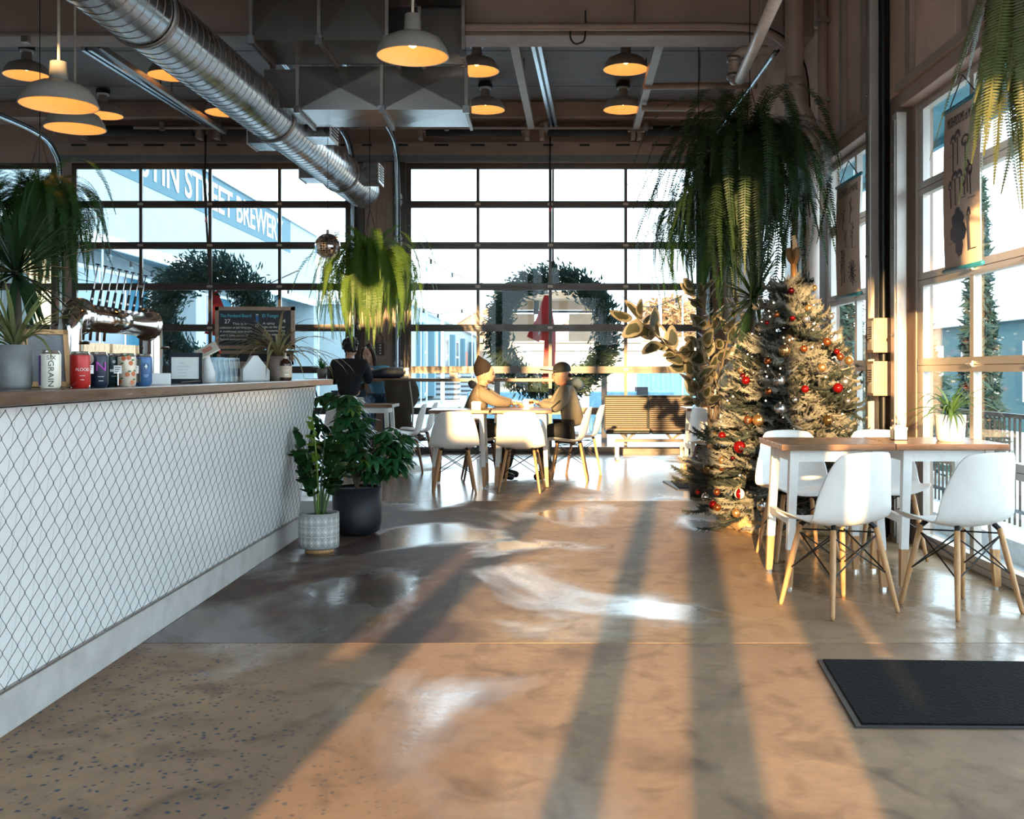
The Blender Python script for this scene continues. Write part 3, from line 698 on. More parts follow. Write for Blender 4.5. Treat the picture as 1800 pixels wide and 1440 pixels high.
# ------------------------------------------------------------------ bench of two ribbed seats
t = thing('waiting_bench', 'two seat waiting bench with ribbed tan leather backs by the window', 'bench', (1.40, 14.35, 0))
LEATH = mat('tan_ribs', (.13,.08,.05), .4, var=.15)
for i, cx in enumerate((-.305, .305)):
    b = MB().bx(cx-.29,cx+.29,.18,.205,.40,.85).build('backrest', BLACK, t, bevel=.005)
    st = MB()
    for k in range(15): st.bx(cx-.285,cx+.285,.155,.182,.425+k*.028,.425+k*.028+.014)
    rb = st.build('ribs', LEATH, b); rb['kind'] = 'stuff'
    MB().bx(cx-.303,cx-.289,.145,.215,.38,.86).bx(cx+.289,cx+.303,.145,.215,.38,.86).bx(cx-.30,cx+.30,.15,.21,.85,.865).build('back_frame', BLACKM, b, bevel=.003)
    sp = smoothpath([(cx,-.24,.365),(cx,-.25,.40),(cx,-.20,.425),(cx,0,.41),(cx,.17,.40)],4)
    MB().bx(cx-.30,cx+.30,-.25,.18,.355,.405).build('seat', BLACKM, t, bevel=.02)
    sb = MB()
    for k in range(13): sb.bx(cx-.285,cx+.285,-.235+k*.031,-.235+k*.031+.02,.404,.418)
    q = sb.build('seat_ribs', LEATH, t); q['kind'] = 'stuff'
    MB().tube(smoothpath([(cx-.09,-.16,.36),(cx-.03,-.05,.30),(cx,0,.27),(cx+.03,-.05,.30),(cx+.09,-.16,.36)],4), .018, 8).build('bracket', ALUW, t, True)
MB().bx(-.46,.46,-.03,.03,.235,.275).build('crossbar', ALU, t, bevel=.003)
for x in (-.44,.44):
    MB().bx(x-.028,x+.028,-.025,.025,.03,.27).build('leg', ALUW, t, bevel=.004)
    MB().bx(x-.025,x+.025,-.22,.22,0,.035).build('foot', ALUW, t, bevel=.008)

# ------------------------------------------------------------------ door mats
MATF = mat('mat_pile', (.006,.0055,.006), .95, var=.7, scale=60, bump=.6, spec=.15)
t = thing('door_mat', 'large black door mat on the near right floor', 'mat', (1.80, 3.95, 0))
MB().add([(-.68,.42,0),(-.76,-.40,0),(.62,-.43,0),(.62,.36,0),(-.68,.42,.008),(-.76,-.40,.008),(.62,-.43,.008),(.62,.36,.008)],
    [(0,1,2,3),(7,6,5,4),(0,4,5,1),(1,5,6,2),(2,6,7,3),(3,7,4,0)]).build('rubber_edge', mat('rubber',(.035,.032,.032),.55), t)
MB().add([(-.66,.405,.008),(-.735,-.385,.008),(.62,-.415,.008),(.62,.35,.008),(-.66,.405,.014),(-.735,-.385,.014),(.62,-.415,.014),(.62,.35,.014)],
    [(0,1,2,3),(7,6,5,4),(0,4,5,1),(1,5,6,2),(2,6,7,3),(3,7,4,0)]).build('pile', MATF, t)
t = thing('door_mat', 'small black floor mat by the foot of the bench', 'mat', (1.62, 11.05, 0))
MB().add([(-.36,.40,0),(-.30,-.42,0),(.5,-.42,0),(.5,.40,0),(-.36,.40,.01),(-.30,-.42,.01),(.5,-.42,.01),(.5,.40,.01)],
    [(0,1,2,3),(7,6,5,4),(0,4,5,1),(1,5,6,2),(2,6,7,3),(3,7,4,0)]).build('rubber_edge', MATS['rubber'], t)
MB().bx(-.28,.48,-.38,.37,.01,.015).build('pile', MATF, t)

# ------------------------------------------------------------------ long window ledge (bar rail) with brackets
t = thing('window_ledge', 'narrow dark wood drinking ledge running along the window doors', 'ledge', (-1.2, 14.2, 0))
MB().bx(-2.0, 1.55, -.18, .18, 1.055, 1.10).build('ledge_top', TOPWOOD, t, bevel=.004)
for x in (-1.9,-.72,.40,1.5):
    MB().tube([(x,.16,1.05),(x,-.12,1.05),(x,.2,.78)], .012, 6).build('bracket', BLACKM, t)
MB().bx(.30,.36,.05,.11,0,1.055).build('leg', WHITE, t); MB().bx(-1.98,-1.90,-.14,-.06,0,1.055).build('leg', CONC, t)
def stool(x, y, lab, h=.74):
    s = thing('bar_stool', lab, 'stool', (x, y, 0))
    MB().cyl((0,0,h-.04),(0,0,h),.17,n=20).build('seat', TOPWOOD, s, bevel=.006)
    for a in range(4):
        q = R(45+90*a); MB().cyl((.22*math.cos(q),.22*math.sin(q),0),(.12*math.cos(q),.12*math.sin(q),h-.04),.013,n=8).build('leg', BLACKM, s)
    MB().lathe([(.19,.27),(.2,.28),(.19,.29),(.18,.28),(.19,.27)], n=20).build('foot_ring', BLACKM, s)
stool(-2.52, 13.52, 'black legged bar stool under the person in black')
stool(-2.30, 14.72, 'black legged bar stool under the woman in the blue shirt', .70)

# ------------------------------------------------------------------ bar counter
CX0, CX1 = -1.78, -1.65      # foot and head of the leaning front
CY0, CY1, CZ = 1.6, 7.62, 1.14
t = thing('bar_counter', 'white panelled bar counter with chain link front and concrete plinth', 'bar counter', (CX0, CY1, 0))
o = Vector((CX0, CY1, 0))
MB().bx(CX0-.75, CX0, CY0, CY1-.02, 0, .15).build('plinth', CONC, t, off=o, bevel=.004, loc=(0,0,0))
MB().bx(CX0-.75, CX0-.02, CY0, CY1-.02, .15, CZ-.045).build('carcass', WHITE, t, off=o, loc=(0,0,0))
BOARD = mat('bar_board', (.80,.80,.79), .28, var=.03, scale=3, rand=.02)
th = math.atan2(CX1-CX0, CZ-.20); HB = CZ-.195
bme = MB().bx(-.018, 0, .0015, .0935, 0, HB).mesh('board', BOARD)
bd = bpy.data.meshes.new('x')
k = 0; yb = CY0
while yb < CY1-.09:
    mobj('board', bme, t, Matrix.Translation(Vector((CX0-.005, yb, .15))-o) @ Matrix.Rotation(th, 4, 'Y')); yb += .095
MB().add([(CX0-.02,CY1-.02,.15),(CX0-.004,CY1-.02,.15),(CX1-.004,CY1-.02,CZ-.045),(CX0-.02,CY1-.02,CZ-.045),(CX0-.02,CY1-.001,.15),(CX0-.004,CY1-.001,.15),(CX1-.004,CY1-.001,CZ-.045),(CX0-.02,CY1-.001,CZ-.045)],
    [(0,1,2,3),(7,6,5,4),(0,4,5,1),(1,5,6,2),(2,6,7,3),(3,7,4,0)]).build('end_panel', WHITE, t, off=o, loc=(0,0,0))
# chain link: zigzag wires
mesh_ = MB(); dy = .049; nz = 21; dz = (HB-.01)/nz; y = CY0; j = 0
def face(y, z, offn): 
    f = z/HB; return Vector((CX0 + (CX1-CX0)*f + offn, y, .155 + z*math.cos(th)))
while y < CY1-dy:
    pts = []
    for k in range(nz+1):
        s = (k + j) % 2
        pts.append(face(y + (dy*1.0 if s else 0.0), k*dz, .006 + (.0035 if s else 0)))
    mesh_.tube(pts, .0013, 3, False); y += dy; j += 1
mo = mesh_.build('chain_link', mat('wire',(.10,.12,.14),.35,.8), t, off=o, loc=(0,0,0)); mo['kind'] = 'stuff'
MB().bx(CX0-.01, CX0+.012, CY0, CY1-.01, .148, .156).build('mesh_rail', STEELD, t, off=o, loc=(0,0,0))
cts = MB().bx(-2.62, -1.55, CY0, CY1+.08, CZ-.042, CZ).build('countertop', mat('counter_wood', (.11,.06,.038), .22, var=.3, scale=4, stretch=(6,1,6), rvar=.06), t, off=o, bevel=.005, loc=(0,0,0))
t2 = thing('back_bar', 'low white back bar unit behind the counter', 'cabinet', (-4.3, 4.6, 0))
MB().bx(-.3,.3,-2.6,2.6,0,.86).build('body', WHITE, t2); MB().bx(-.33,.33,-2.62,2.62,.86,.90).build('worktop', TOPWOOD, t2)
for i in range(6): 
    dd = MB().bx(.3,.315,-2.58+i*.86,-1.74+i*.86,.05,.83).build('door', WHITE, t2); MB().bx(.315,.335,-1.80+i*.86,-1.78+i*.86,.55,.7).build('handle', STEELD, dd)
# ------------------------------------------------------------------ things on the bar
def onc(px, X, Z=CZ): return Vector((X, X*F/(px-VX), Z))
def facing(p): return math.atan2(-p.y, -p.x)      # heading from a point to the camera
def wrap(body, size, r, ang, z, m, parent, rot=0., name='lettering', width=None, squash=1.0, off_=.0012):
    o = text(name, body, size, Matrix.Identity(4), m, parent, extrude=.0003, width=width)
    for v in o.data.vertices:
        x, y = v.co.x*squash, v.co.y
        if rot: x, y = x*math.cos(rot)-y*math.sin(rot), x*math.sin(rot)+y*math.cos(rot)
        q = ang + x/r
        rr = r + off_ + v.co.z
        v.co = Vector((rr*math.cos(q), rr*math.sin(q), z+y))
    return o
def wrapdisc(r, ang, z, rad, m, parent, name='printed_dot', sx=1., n=10, sy=1.):
    vs = [(0,0)]+[(rad*sx*math.cos(2*math.pi*k/n), rad*sy*math.sin(2*math.pi*k/n)) for k in range(n)]
    return MB().add([((r+.0006)*math.cos(ang+x/r), (r+.0006)*math.sin(ang+x/r), z+y) for x,y in vs], [(0,1+k,1+(k+1)%n) for k in range(n)]).build(name, m, parent)
def wrapbar(r, ang, z, w_, h_, m, parent):
    return MB().add([((r+.0006)*math.cos(ang+x/r), (r+.0006)*math.sin(ang+x/r), z+y) for y in (0,h_) for x in [(-.5+k/6)*w_ for k in range(7)]], [(k,k+1,k+8,k+7) for k in range(6)]).build('text_line', m, parent)
CANM = mat('can_metal', (.75,.70,.66), .2, .9)
def can(px, X, col, lab, name='drink_can', h=.128, r=.034, rough=.35):
    p = onc(px, X); t = thing(name, lab, 'can', p, group='drink cans in a row on the bar')
    lm = mat('can_'+'_'.join('%.2f'%c for c in col), col, rough, .15, var=.05)
    MB().lathe([(.0,.0),(r*.8,.0),(r*.82,.003),(r,.012),(r,h-.016),(r*.97,h-.013)], n=24).build('can_body', lm, t, True)
    lid = MB().lathe([(r*.97,h-.013),(r*.80,h-.003),(r*.80,h),(r*.74,h),(r*.72,h-.005),(0,h-.005)], n=24).build('lid', CANM, t, True)
    MB().bx(-.004,.012,-.006,.006,h-.005,h-.0035).build('pull_tab', CANM, lid)
    return t, facing(p), r, h
INK = mat('dark_ink', (.03,.02,.04), .5); CREAM = mat('cream_ink', (.78,.72,.62), .5); WINK = mat('white_ink', (.85,.85,.85), .5)
t, q, r, h = can(88, -1.63, (.72,.66,.56), 'cream coloured can with big dark vertical lettering beside the letter board')
wrap('SIX', .020, r, q+.1, h*.80, INK, t); wrap('GRAIN', .024, r, q+.05, h*.40, INK, t, -math.pi/2, squash=1.0, width=.085)
MB().add([((r+.0005)*math.cos(q-1.6+.1*k), (r+.0005)*math.sin(q-1.6+.1*k), z) for z in (.012,h-.018) for k in range(8)], [(k,k+1,k+9,k+8) for k in range(7)]).build('purple_stripe', mat('purple_ink',(.09,.04,.18),.4), t)
t, q, r, h = can(141, -1.63, (.48,.02,.015), 'bright red drink can with white lettering')
wrap('FLOOD', .014, r, q+.25, h*.5, WINK, t); wrapbar(r, q+.2, h*.33, .018, .0015, WINK, t); wrapbar(r, q+.2, h*.22, .012, .0015, WINK, t)
t, q, r, h = can(173, -1.62, (.012,.020,.045), 'navy drink can with a large magenta letter N')
wrap('N', .048, r, q+.25, h*.58, mat('magenta_ink',(.40,.02,.38),.4), t, off_=.004); wrapbar(r, q+.25, h*.30, .02, .0015, WINK, t); wrapbar(r, q+.25, h*.18, .016, .002, WINK, t)
wrapdisc(r, q-.8, h*.80, .018, CREAM, t, 'cream_patch', .7)
t, q, r, h = can(199, -1.69, (.010,.035,.04), 'dark green drink can with a pale band behind the letter N can')
wrapbar(r, q+.1, h*.44, .03, .010, WINK, t); wrapbar(r, q+.1, h*.30, .018, .0015, WINK, t); wrapdisc(r, q+.1, h*.75, .006, WINK, t, 'emblem')
t, q, r, h = can(223, -1.62, (.70,.58,.46), 'cream drink can printed with orange peaches and green leaves')
OR = mat('peach_ink',(.55,.14,.04),.5); GR = mat('leaf_ink',(.06,.16,.05),.5)
for i, (a, z) in enumerate(((-.35,.84),(.45,.70),(-.75,.60),(.05,.36),(.75,.38),(-.8,.15),(.62,.12),(.2,.86+.0),)):
    wrapdisc(r, q+a, h*z, .0095, OR, t, 'printed_peach')
    wrapdisc(r, q+a+.22, h*z+.012, .004, GR, t, 'printed_leaf', 1.8, 6)
t, q, r, h = can(252, -1.62, (.05,.13,.30), 'blue and silver drink can with a white tree emblem')
MB().add([((r+.0004)*math.cos(q-.9+.1*k), (r+.0004)*math.sin(q-.9+.1*k), z) for z in (.014,h-.018) for k in range(7)], [(k,k+1,k+8,k+7) for k in range(6)]).build('silver_panel', CANM, t)
wrapdisc(r, q+.3, h*.60, .016, mat('deep_blue',(.02,.08,.2),.4), t, 'emblem_disc', 1, 14)
MB().add([((r+.0012)*math.cos(q+.3+x/r), (r+.0012)*math.sin(q+.3+x/r), h*.60+y) for x,y in ((0,.011),(-.006,-.002),(-.0015,-.002),(-.0015,-.009),(.0015,-.009),(.0015,-.002),(.006,-.002))], [(0,1,2,3,4,5,6)]).build('tree_emblem', WINK, t)
wrapbar(r, q+.3, h*.33, .02, .0012, WINK, t); wrapbar(r, q+.3, h*.28, .014, .0012, WINK, t)
# little card holders / clips between the cans
for px, l in ((157,'tiny white price tag on a clear stand right of the red can'),(207,'tiny white price tag on a clear stand right of the dark green can'),(237,'tiny white price tag on a clear stand right of the peach can')):
    p = onc(px, -1.60); t = thing('price_tag', l, 'price tag', p, facing(p)+R(90))
    MB().bx(-.012,.012,-.010,.010,0,.006).build('base', CLEAR, t); MB().cyl((0,0,.006),(0,0,.055),.0025,n=6).build('stem', CHROME, t); MB().bx(-.014,.014,-.0015,.0015,.05,.08).build('card', WHITE, t)
    for i in range(3): MB().bx(-.010,.010-.004*i,-.002,-.0015,.072-.008*i,.0745-.008*i).build('text_line', INK, t)
# grey planter with spider plant comes with the plants; letter board
p = onc(84, -1.80); a = facing(p)+R(90)
t = thing('letter_board', 'small wooden framed grey letter board leaning on the grey plant pot', 'letter board', p, a+R(12))
M = Matrix.Rotation(R(-14), 4, 'X')
def tilt(mb): mb.v = [tuple(M @ Vector(v)) for v in mb.v]; return mb
tilt(MB().bx(-.078,-.060,-.010,.010,.001,.215).bx(.060,.078,-.010,.010,.001,.215).bx(-.078,.078,-.010,.010,.197,.215).bx(-.078,.078,-.010,.010,.001,.019)).build('frame', BEECH, t)
b = tilt(MB().bx(-.06,.06,-.002,.006,.019,.197)).build('felt_panel', mat('grey_felt',(.22,.22,.235),.9), t)
g = MB()
for i in range(20): g.bx(-.06,.06,-.0035,-.002,.022+i*.0087,.022+i*.0087+.004)
g = tilt(g).build('felt_ribs', MATS['grey_felt'], b); g['kind'] = 'stuff'
for i in range(2): tilt(MB().bx(-.022+.004*i,.024-.006*i,-.0045,-.0035,.096+.022*i,.108+.022*i)).build('text_line', WINK, b)
# curled paper menu
p = onc(108, -1.585); t = thing('curled_paper', 'curled cream paper lying at the bar edge below the lettered can', 'paper', p, facing(p)+R(90))
MB().ribbon([(-.05,0,.003),(-.02,0,.004),(.01,0,.006),(.035,0,.014),(.05,0,.028)], [.02,.022,.022,.016,.003], (0,1,0)).build('sheet', CREAM, t, True)
# beer tower: chrome bridge with eight handles
tw = thing('beer_tower', 'chrome bridge beer tower with a row of tap handles', 'beer tower', (-2.2, 5.4, CZ))
YN, YFAR, ZP = -.42, .43, .315
MB().cyl((0,YN,ZP),(0,YFAR,ZP),.066,n=24).build('bridge_pipe', CHROME, tw, True)
for y, s in ((YN,-1),(YFAR,1)):
    MB().lathe([(0,-.012),(.083,-.012),(.09,0),(.083,.012),(0,.012)], (0,y,ZP), n=28, M=Matrix.Rotation(R(90),3,'X')).build('end_flange', CHROME, tw, True)
    pts = smoothpath([(0,y,ZP),(0,y+s*.055,ZP-.005),(0,y+s*.085,ZP-.05),(0,y+s*.09,ZP-.12),(0,y+s*.09,.02)],5)
    lg = MB().tube(pts, .052, 18).build('column', CHROME, tw, True)
    MB().cyl((0,y+s*.09,0),(0,y+s*.09,.02),.075,n=24).build('base_flange', CHROME, lg, True)
    MB().cyl((-.06,y+s*.09,.19),(.09,y+s*.09,.19),.008,n=8).build('cross_rod', CHROME, lg)
hd = MB().tube([(0,0,0),(0,0,.05),(0,0,.12),(0,0,.215)], [.006,.008,.0035,.003], 8).mesh('tap_handle', mat('handle_steel',(.55,.5,.48),.3,.9), True)
gm = MB().cyl((0,0,.02),(0,0,.10),.0085,.0065,n=8).mesh('grip', BLACK, True); tm = MB().bx(-.010,.010,-.004,.004,.213,.219).mesh('handle_top', BLACKM)
fm = MB().tube([(-.1,0,-.02),(-.16,0,-.03),(-.185,0,-.045),(-.188,0,-.10)], [.010,.011,.010,.008], 8).mesh('faucet', CHROME, True)
for i in range(8):
    y = -.40 + i*.085
    h_ = mobj('tap_handle', hd, tw, TRS((.045,y,ZP+.035),(0,R(10),0))); mobj('grip', gm, h_); mobj('handle_top', tm, h_)
    mobj('faucet', fm, tw, TRS((.05,y,ZP)))
# white napkin box and jar
p = onc(281, -1.68); t = thing('napkin_box', 'low white box holding a clear jar on the bar', 'box', p, facing(p)+R(90))
MB().bx(-.045,.045,-.03,.03,0,.05).build('box_body', WHITE, t, bevel=.003)
p2 = p+Vector((-.10,.06,0)); t = thing('glass_jar', 'clear preserving jar with white card behind the white box', 'jar', p2)
MB().lathe([(0,.0),(.04,0),(.042,.02),(.042,.10),(.032,.115),(.032,.13)], n=20).build('jar_glass', CLEAR, t, True)
MB().lathe([(.034,.118),(.036,.118),(.036,.13),(.034,.13)], n=20).build('jar_ring', mat('teal_ring',(.05,.25,.3),.3,.5), t, True); MB().bx(-.022,.022,-.002,.002,.012,.10).build('card', WHITE, t)
# framed notice
p = onc(326, -1.70); t = thing('framed_notice', 'black framed white notice standing on the bar', 'frame', p, facing(p)+R(90)-R(14))
W, H = .155, .145
MB().bx(-W/2,-W/2+.012,0,.012,0,H).bx(W/2-.016,W/2,0,.012,0,H).bx(-W/2,W/2,0,.012,H-.02,H).bx(-W/2,W/2,0,.012,0,.022).build('frame', mat('navy_black',(.008,.014,.024),.3), t)
pg = MB().bx(-W/2+.012,W/2-.016,.004,.009,.022,H-.02).build('paper', WHITE, t)
for i, wd in enumerate((.03,.075,.06,.05,.055)): MB().bx(-.02-wd/2*.6,-.02+wd/2,.0032,.004,.095-i*.015,.0965-i*.015).build('text_line', mat('grey_ink',(.4,.4,.4),.6), pg)
MB().bx(-.03,.03,.02,.06,0,.004).build('easel_foot', MATS['navy_black'], t)
p = onc(338, -1.66); t = thing('pen', 'grey pen lying across the front of the black frame', 'pen', p, facing(p)+R(70))
MB().cyl((-.05,0,.005),(.04,0,.012),.004,n=8).build('barrel', STEELD, t); MB().cyl((.04,0,.012),(.052,0,.013),.004,.001,n=8).build('tip', BLACK, t)
# card reader on stand
p = onc(364, -1.78); t = thing('card_stand', 'white tilted card reader stand with a red edged card behind the frame', 'card reader', p, facing(p)+R(90))
MB().tube([(0.01,.0,0),(.012,.0,.05),(0,.01,.12),(-.005,.01,.145)], [.032,.030,.018,.018], 12).build('stand', WHITE, t, True)
rr = Euler((R(35),R(-28),0)).to_matrix()
pl = MB().box((0,-.005,.165),(.12,.085,.008), rr).build('tilted_plate', mat('cream_card',(.7,.65,.55),.5), t)
MB().box((.0,-.01,.172),(.05,.035,.002), rr).build('printed_patch', mat('salmon_ink',(.6,.25,.18),.5), pl); MB().box((.058,-.005,.175),(.012,.05,.02), rr).build('red_edge', MATS['red_plastic'], pl)
# pint glasses
gl = MB().lathe([(.030,.004),(.043,.135)], n=16).mesh('glass_wall', CLEAR, True); glb = MB().cyl((0,0,.125),(0,0,.135),.031,n=16).mesh('glass_base', CLEAR)
GN = ('first','second','third','fourth','fifth')
for ix, X in enumerate((-1.99,-1.895,-1.80)):
    for iy in range(5):
        y = 5.72 + iy*.095 + (X+1.80)*-2.4*1.0
        t = thing('pint_glass', 'upturned pint glass, %s from the left in the %s row on the bar' % (GN[iy], ('back','middle','front')[ix]), 'glass', (X, y, CZ), group='pint glasses clustered on the bar')
        mobj('glass_wall', gl, t, TRS((0,0,.135),(R(180),0,0))); mobj('glass_base', glb, t)
# white house shaped holder
p = onc(449, -1.80); t = thing('napkin_holder', 'white house shaped napkin holder beside the pint glasses', 'holder', p, facing(p)+R(90)+R(18))
MB().add([(x,y,z) for y in (-.02,.03) for x,z in ((-.085,.0),(.085,.0),(.085,.06),(.01,.155),(-.02,.155),(-.085,.07))], [(0,1,2,3,4,5),(11,10,9,8,7,6)]+[(k,k+6,(k+1)%6+6,(k+1)%6) for k in range(6)]).build('holder_body', WHITE, t, bevel=.004)
MB().bx(-.06,.06,-.012,.022,.0,.004).build('slot_plate', STEELD, t)
# menu chalkboards
p = onc(449, -1.93); BY = p.y
t = thing('chalkboard', 'brown framed chalkboard menu standing on the far end of the bar', 'chalkboard', p, 0)
CHK = mat('chalk_white',(.72,.66,.58),.8); CHT = mat('chalk_teal',(.08,.42,.50),.8); SLATE = mat('slate',(.012,.012,.014),.6)
def board(x0,x1,z0,z1,y,fw=.022):
    f = MB().bx(x0,x1,y-.012,y+.006,z0,z0+fw).bx(x0,x1,y-.012,y+.006,z1-fw,z1).bx(x0,x0+fw,y-.012,y+.006,z0,z1).bx(x1-fw,x1,y-.012,y+.006,z0,z1).build('board_frame', mat('brown_frame',(.25,.15,.10),.5,var=.2,scale=9,stretch=(1,6,6)), t)
    MB().bx(x0+fw,x1-fw,y-.004,y+.002,z0+fw,z1-fw).build('slate', SLATE, f); return f
f = board(-.265,.262,.205,.485,0,.024); board(-.255,.25,.10,.195,.012); board(-.262,.24,.001,.10,.0)
def chalk(s, x, z, size, m=CHK, alx='LEFT', w=None): text('chalk_writing', s, size, TRS((x,-.006,z),(R(90),0,0)), m, f, alx=alx, width=w, extrude=.0002)
chalk('The Portland Board', -.232, .425, .031, CHT, w=.205); chalk('El Fuego', .048, .425, .031, CHT, w=.105)
chalk('27', -.205, .387, .040); chalk('24', .165, .39, .036)
for i, (s, x, wd) in enumerate((('This is a', -.15,.09),('collection of our favorites.',-.235,.215),('A traditional style board',-.235,.215),('with a wide variety of',-.235,.19),('flavors and pairings.',-.235,.18))): chalk(s, x, .372-i*.0255, .021, w=wd)
for i, (s, x, wd) in enumerate((('A spicy',.05,.08),('take on the other',.05,.15),('charcuterie, very',.05,.15),('flavors paired with',.05,.15),('balance.',.05,.07))): chalk(s, x, .375-i*.0245, .021, w=wd)
MB().bx(.003,.022,-.006,-.004,.38,.43).build('chalk_drawing', mat('chalk_blue',(.05,.12,.3),.8), f); MB().bx(.004,.02,-.006,-.004,.425,.436).build('chalk_drawing', CHK, f)
MB().cyl((.012,-.006,.252),(.012,-.004,.252),.014,n=14).build('chalk_drawing', mat('chalk_orange',(.45,.22,.06),.8), f)
for a in range(5): MB().cyl((.012+.009*math.cos(a*1.257),-.006,.36+.009*math.sin(a*1.257)),(.012+.009*math.cos(a*1.257),-.004,.36+.009*math.sin(a*1.257)),.004,n=8).build('chalk_drawing', CHK, f)
# sanitiser bottle
p = onc(502, -1.61); t = thing('growler_bottle', 'dark amber bottle with a pale label and pump at the bar end', 'bottle', p)
MB().lathe([(0,0),(.036,0),(.038,.008),(.038,.10),(.034,.118),(.018,.128),(.016,.135)], n=20).build('bottle_body', mat('amber',(.05,.02,.012),.1), t, True)
MB().lathe([(.0386,.02),(.0386,.09)], n=20).build('paper_label', mat('label_tan',(.60,.46,.34),.5), t, True)
wrap('USC', .022, .0386, facing(p)+.15, .063, WINK, t); wrapbar(.0386, facing(p)+.15, .034, .026, .006, WINK, t)
MB().cyl((0,0,.135),(0,0,.15),.012,n=10).cyl((0,0,.15),(0,0,.172),.004,n=8).build('pump', mat('pump_tan',(.6,.5,.4),.4), t)
p = onc(490, -1.92); t = thing('steel_shaker', 'tall steel shaker behind the spider plant at the bar end', 'shaker', p+Vector((.0,.05,0)))
MB().lathe([(0,0),(.035,0),(.046,.24),(.043,.24),(.034,.01),(0,.01)], n=20).build('shaker_body', CHROME, t, True); MB().lathe([(.0465,.238),(.048,.241),(.0465,.245)], n=20).build('rim', CHROME, t, True)
# condiment caddies on the tables
def caddy(x, y, z, lab, w=.10):
    t = thing('napkin_caddy', lab, 'caddy', (x,y,z), group='napkin caddies on tables')
    MB().bx(-w/2,w/2,-.035,-.031,0,.075).bx(-w/2,w/2,.031,.035,0,.075).bx(-w/2,-w/2+.004,-.035,.035,0,.06).bx(w/2-.004,w/2,-.035,.035,0,.06).bx(-w/2,w/2,-.035,.035,0,.004).build('case', mat('caddy_steel',(.5,.42,.36),.35,.6), t)
    MB().bx(-w/2+.01,w/2-.01,-.026,.026,.004,.085).build('napkins', WHITE, t)
caddy(-.72, 10.92, .80, 'steel napkin caddy on the left of the men\'s tables'); caddy(-2.22, 12.6, .80, 'steel napkin caddy on the table near the person in black'); caddy(2.04, 6.12, .80, 'steel napkin caddy left of the white spider plant pot', .08)
caddy(-.20, 11.78, .80, 'steel napkin caddy between the hands of the two men', .12)
t = thing('water_glass', 'tall clear glass on the table in front of the man in the cap', 'glass', (-.05, 11.88, .80))
MB().lathe([(0,.004),(.026,.004),(.036,.15),(.038,.15),(.028,0),(0,0)], n=16).build('glass_wall', CLEAR, t, True); MB().lathe([(0,.01),(.027,.01),(.033,.10),(0,.10)], n=16).build('water', CLEAR, t, True)
# phone
t = thing('phone', 'dark phone held low by the man in the cap', 'phone', (.10, 11.36, .80))
MB().box((0,0,.035),(.012,.07,.15), Euler((R(15),R(48),0)).to_matrix()).build('case', BLACK, t, bevel=.004); MB().box((-.006,0,.041),(.002,.06,.13), Euler((R(15),R(48),0)).to_matrix()).build('screen', mat('phone_screen',(.03,.03,.035),.1), t)
# things on the window ledge
LZ = 1.10
def ledge_plant(px, lab, pr=.075, ph=.13):
    p = at(px, 652, 14.2); t = thing('ledge_plant', lab, 'potted plant', (p.x, 14.2, LZ))
    MB().lathe([(0,0),(pr*.75,0),(pr,ph),(pr*.9,ph),(pr*.85,ph-.01),(0,ph-.01)], n=16).build('pot', mat('grey_pot',(.25,.23,.22),.6), t, True)
    for i in range(26):
        a = random.uniform(0,6.283); l = random.uniform(.12,.24); e = random.uniform(.3,1.3); dv = Vector((math.cos(a)*math.cos(e),math.sin(a)*math.cos(e),math.sin(e)))
        MB().ribbon([Vector((0,0,ph-.01)), Vector((0,0,ph))+dv*l*.5, Vector((0,0,ph))+dv*l+Vector((0,0,-.03))], [.008,.011,.001], (-math.sin(a),math.cos(a),0), .3).build('leaf', leafm_dark, t)
leafm_dark = leafmat('leaf_dark', (.02,.07,.025), (.05,.2,.04), .35)
ledge_plant(566, 'small succulent in a grey pot on the window ledge left of the person in black')
t = thing('small_box', 'little black box on the window ledge by the small succulent', 'box', (at(585,652,14.2).x, 14.2, LZ)); MB().bx(-.07,.07,-.05,.05,0,.07).build('box_body', BLACK, t, bevel=.004); MB().bx(-.05,.05,-.052,-.05,.02,.05).build('box_label', STEELD, t)
t = thing('ledge_caddy', 'steel caddy on the window ledge right of the dark bag', 'caddy', (at(712,652,14.2).x, 14.2, LZ)); MB().bx(-.055,.055,-.04,.04,0,.08).build('case', MATS['caddy_steel'], t); MB().bx(.0,.05,-.03,.03,.08,.14).build('napkins', WHITE, t)
t = thing('ledge_caddy', 'dark caddy on the window ledge left of the knitted hat', 'caddy', (at(798,652,14.2).x, 14.2, LZ)); MB().bx(-.055,.055,-.04,.04,0,.075).build('case', STEELD, t); MB().bx(-.045,.045,-.03,.03,.075,.09).build('napkins', mat('brown_napkin',(.3,.2,.14),.8), t)
t = thing('handbag', 'dark navy bag lying on the window ledge beside the woman', 'bag', (at(690,652,14.2).x-.1, 14.2, LZ))
MB().tube([(-.30,0,.03),(-.24,0,.05),(-.1,0,.065),(.08,0,.075),(.24,0,.075),(.28,0,.07)], [.02,.05,.065,.075,.072,.04], 12).build('bag_body', mat('navy_cloth',(.012,.02,.04),.6,bump=.3), t, True)
MB().tube(smoothpath([(-.1,-.06,.09),(0,-.08,.13),(.12,-.06,.13)],4), .008, 6).build('strap', BLACK, t, True); MB().bx(.255,.268,-.05,.05,.02,.13).build('buckle', CHROME, t)
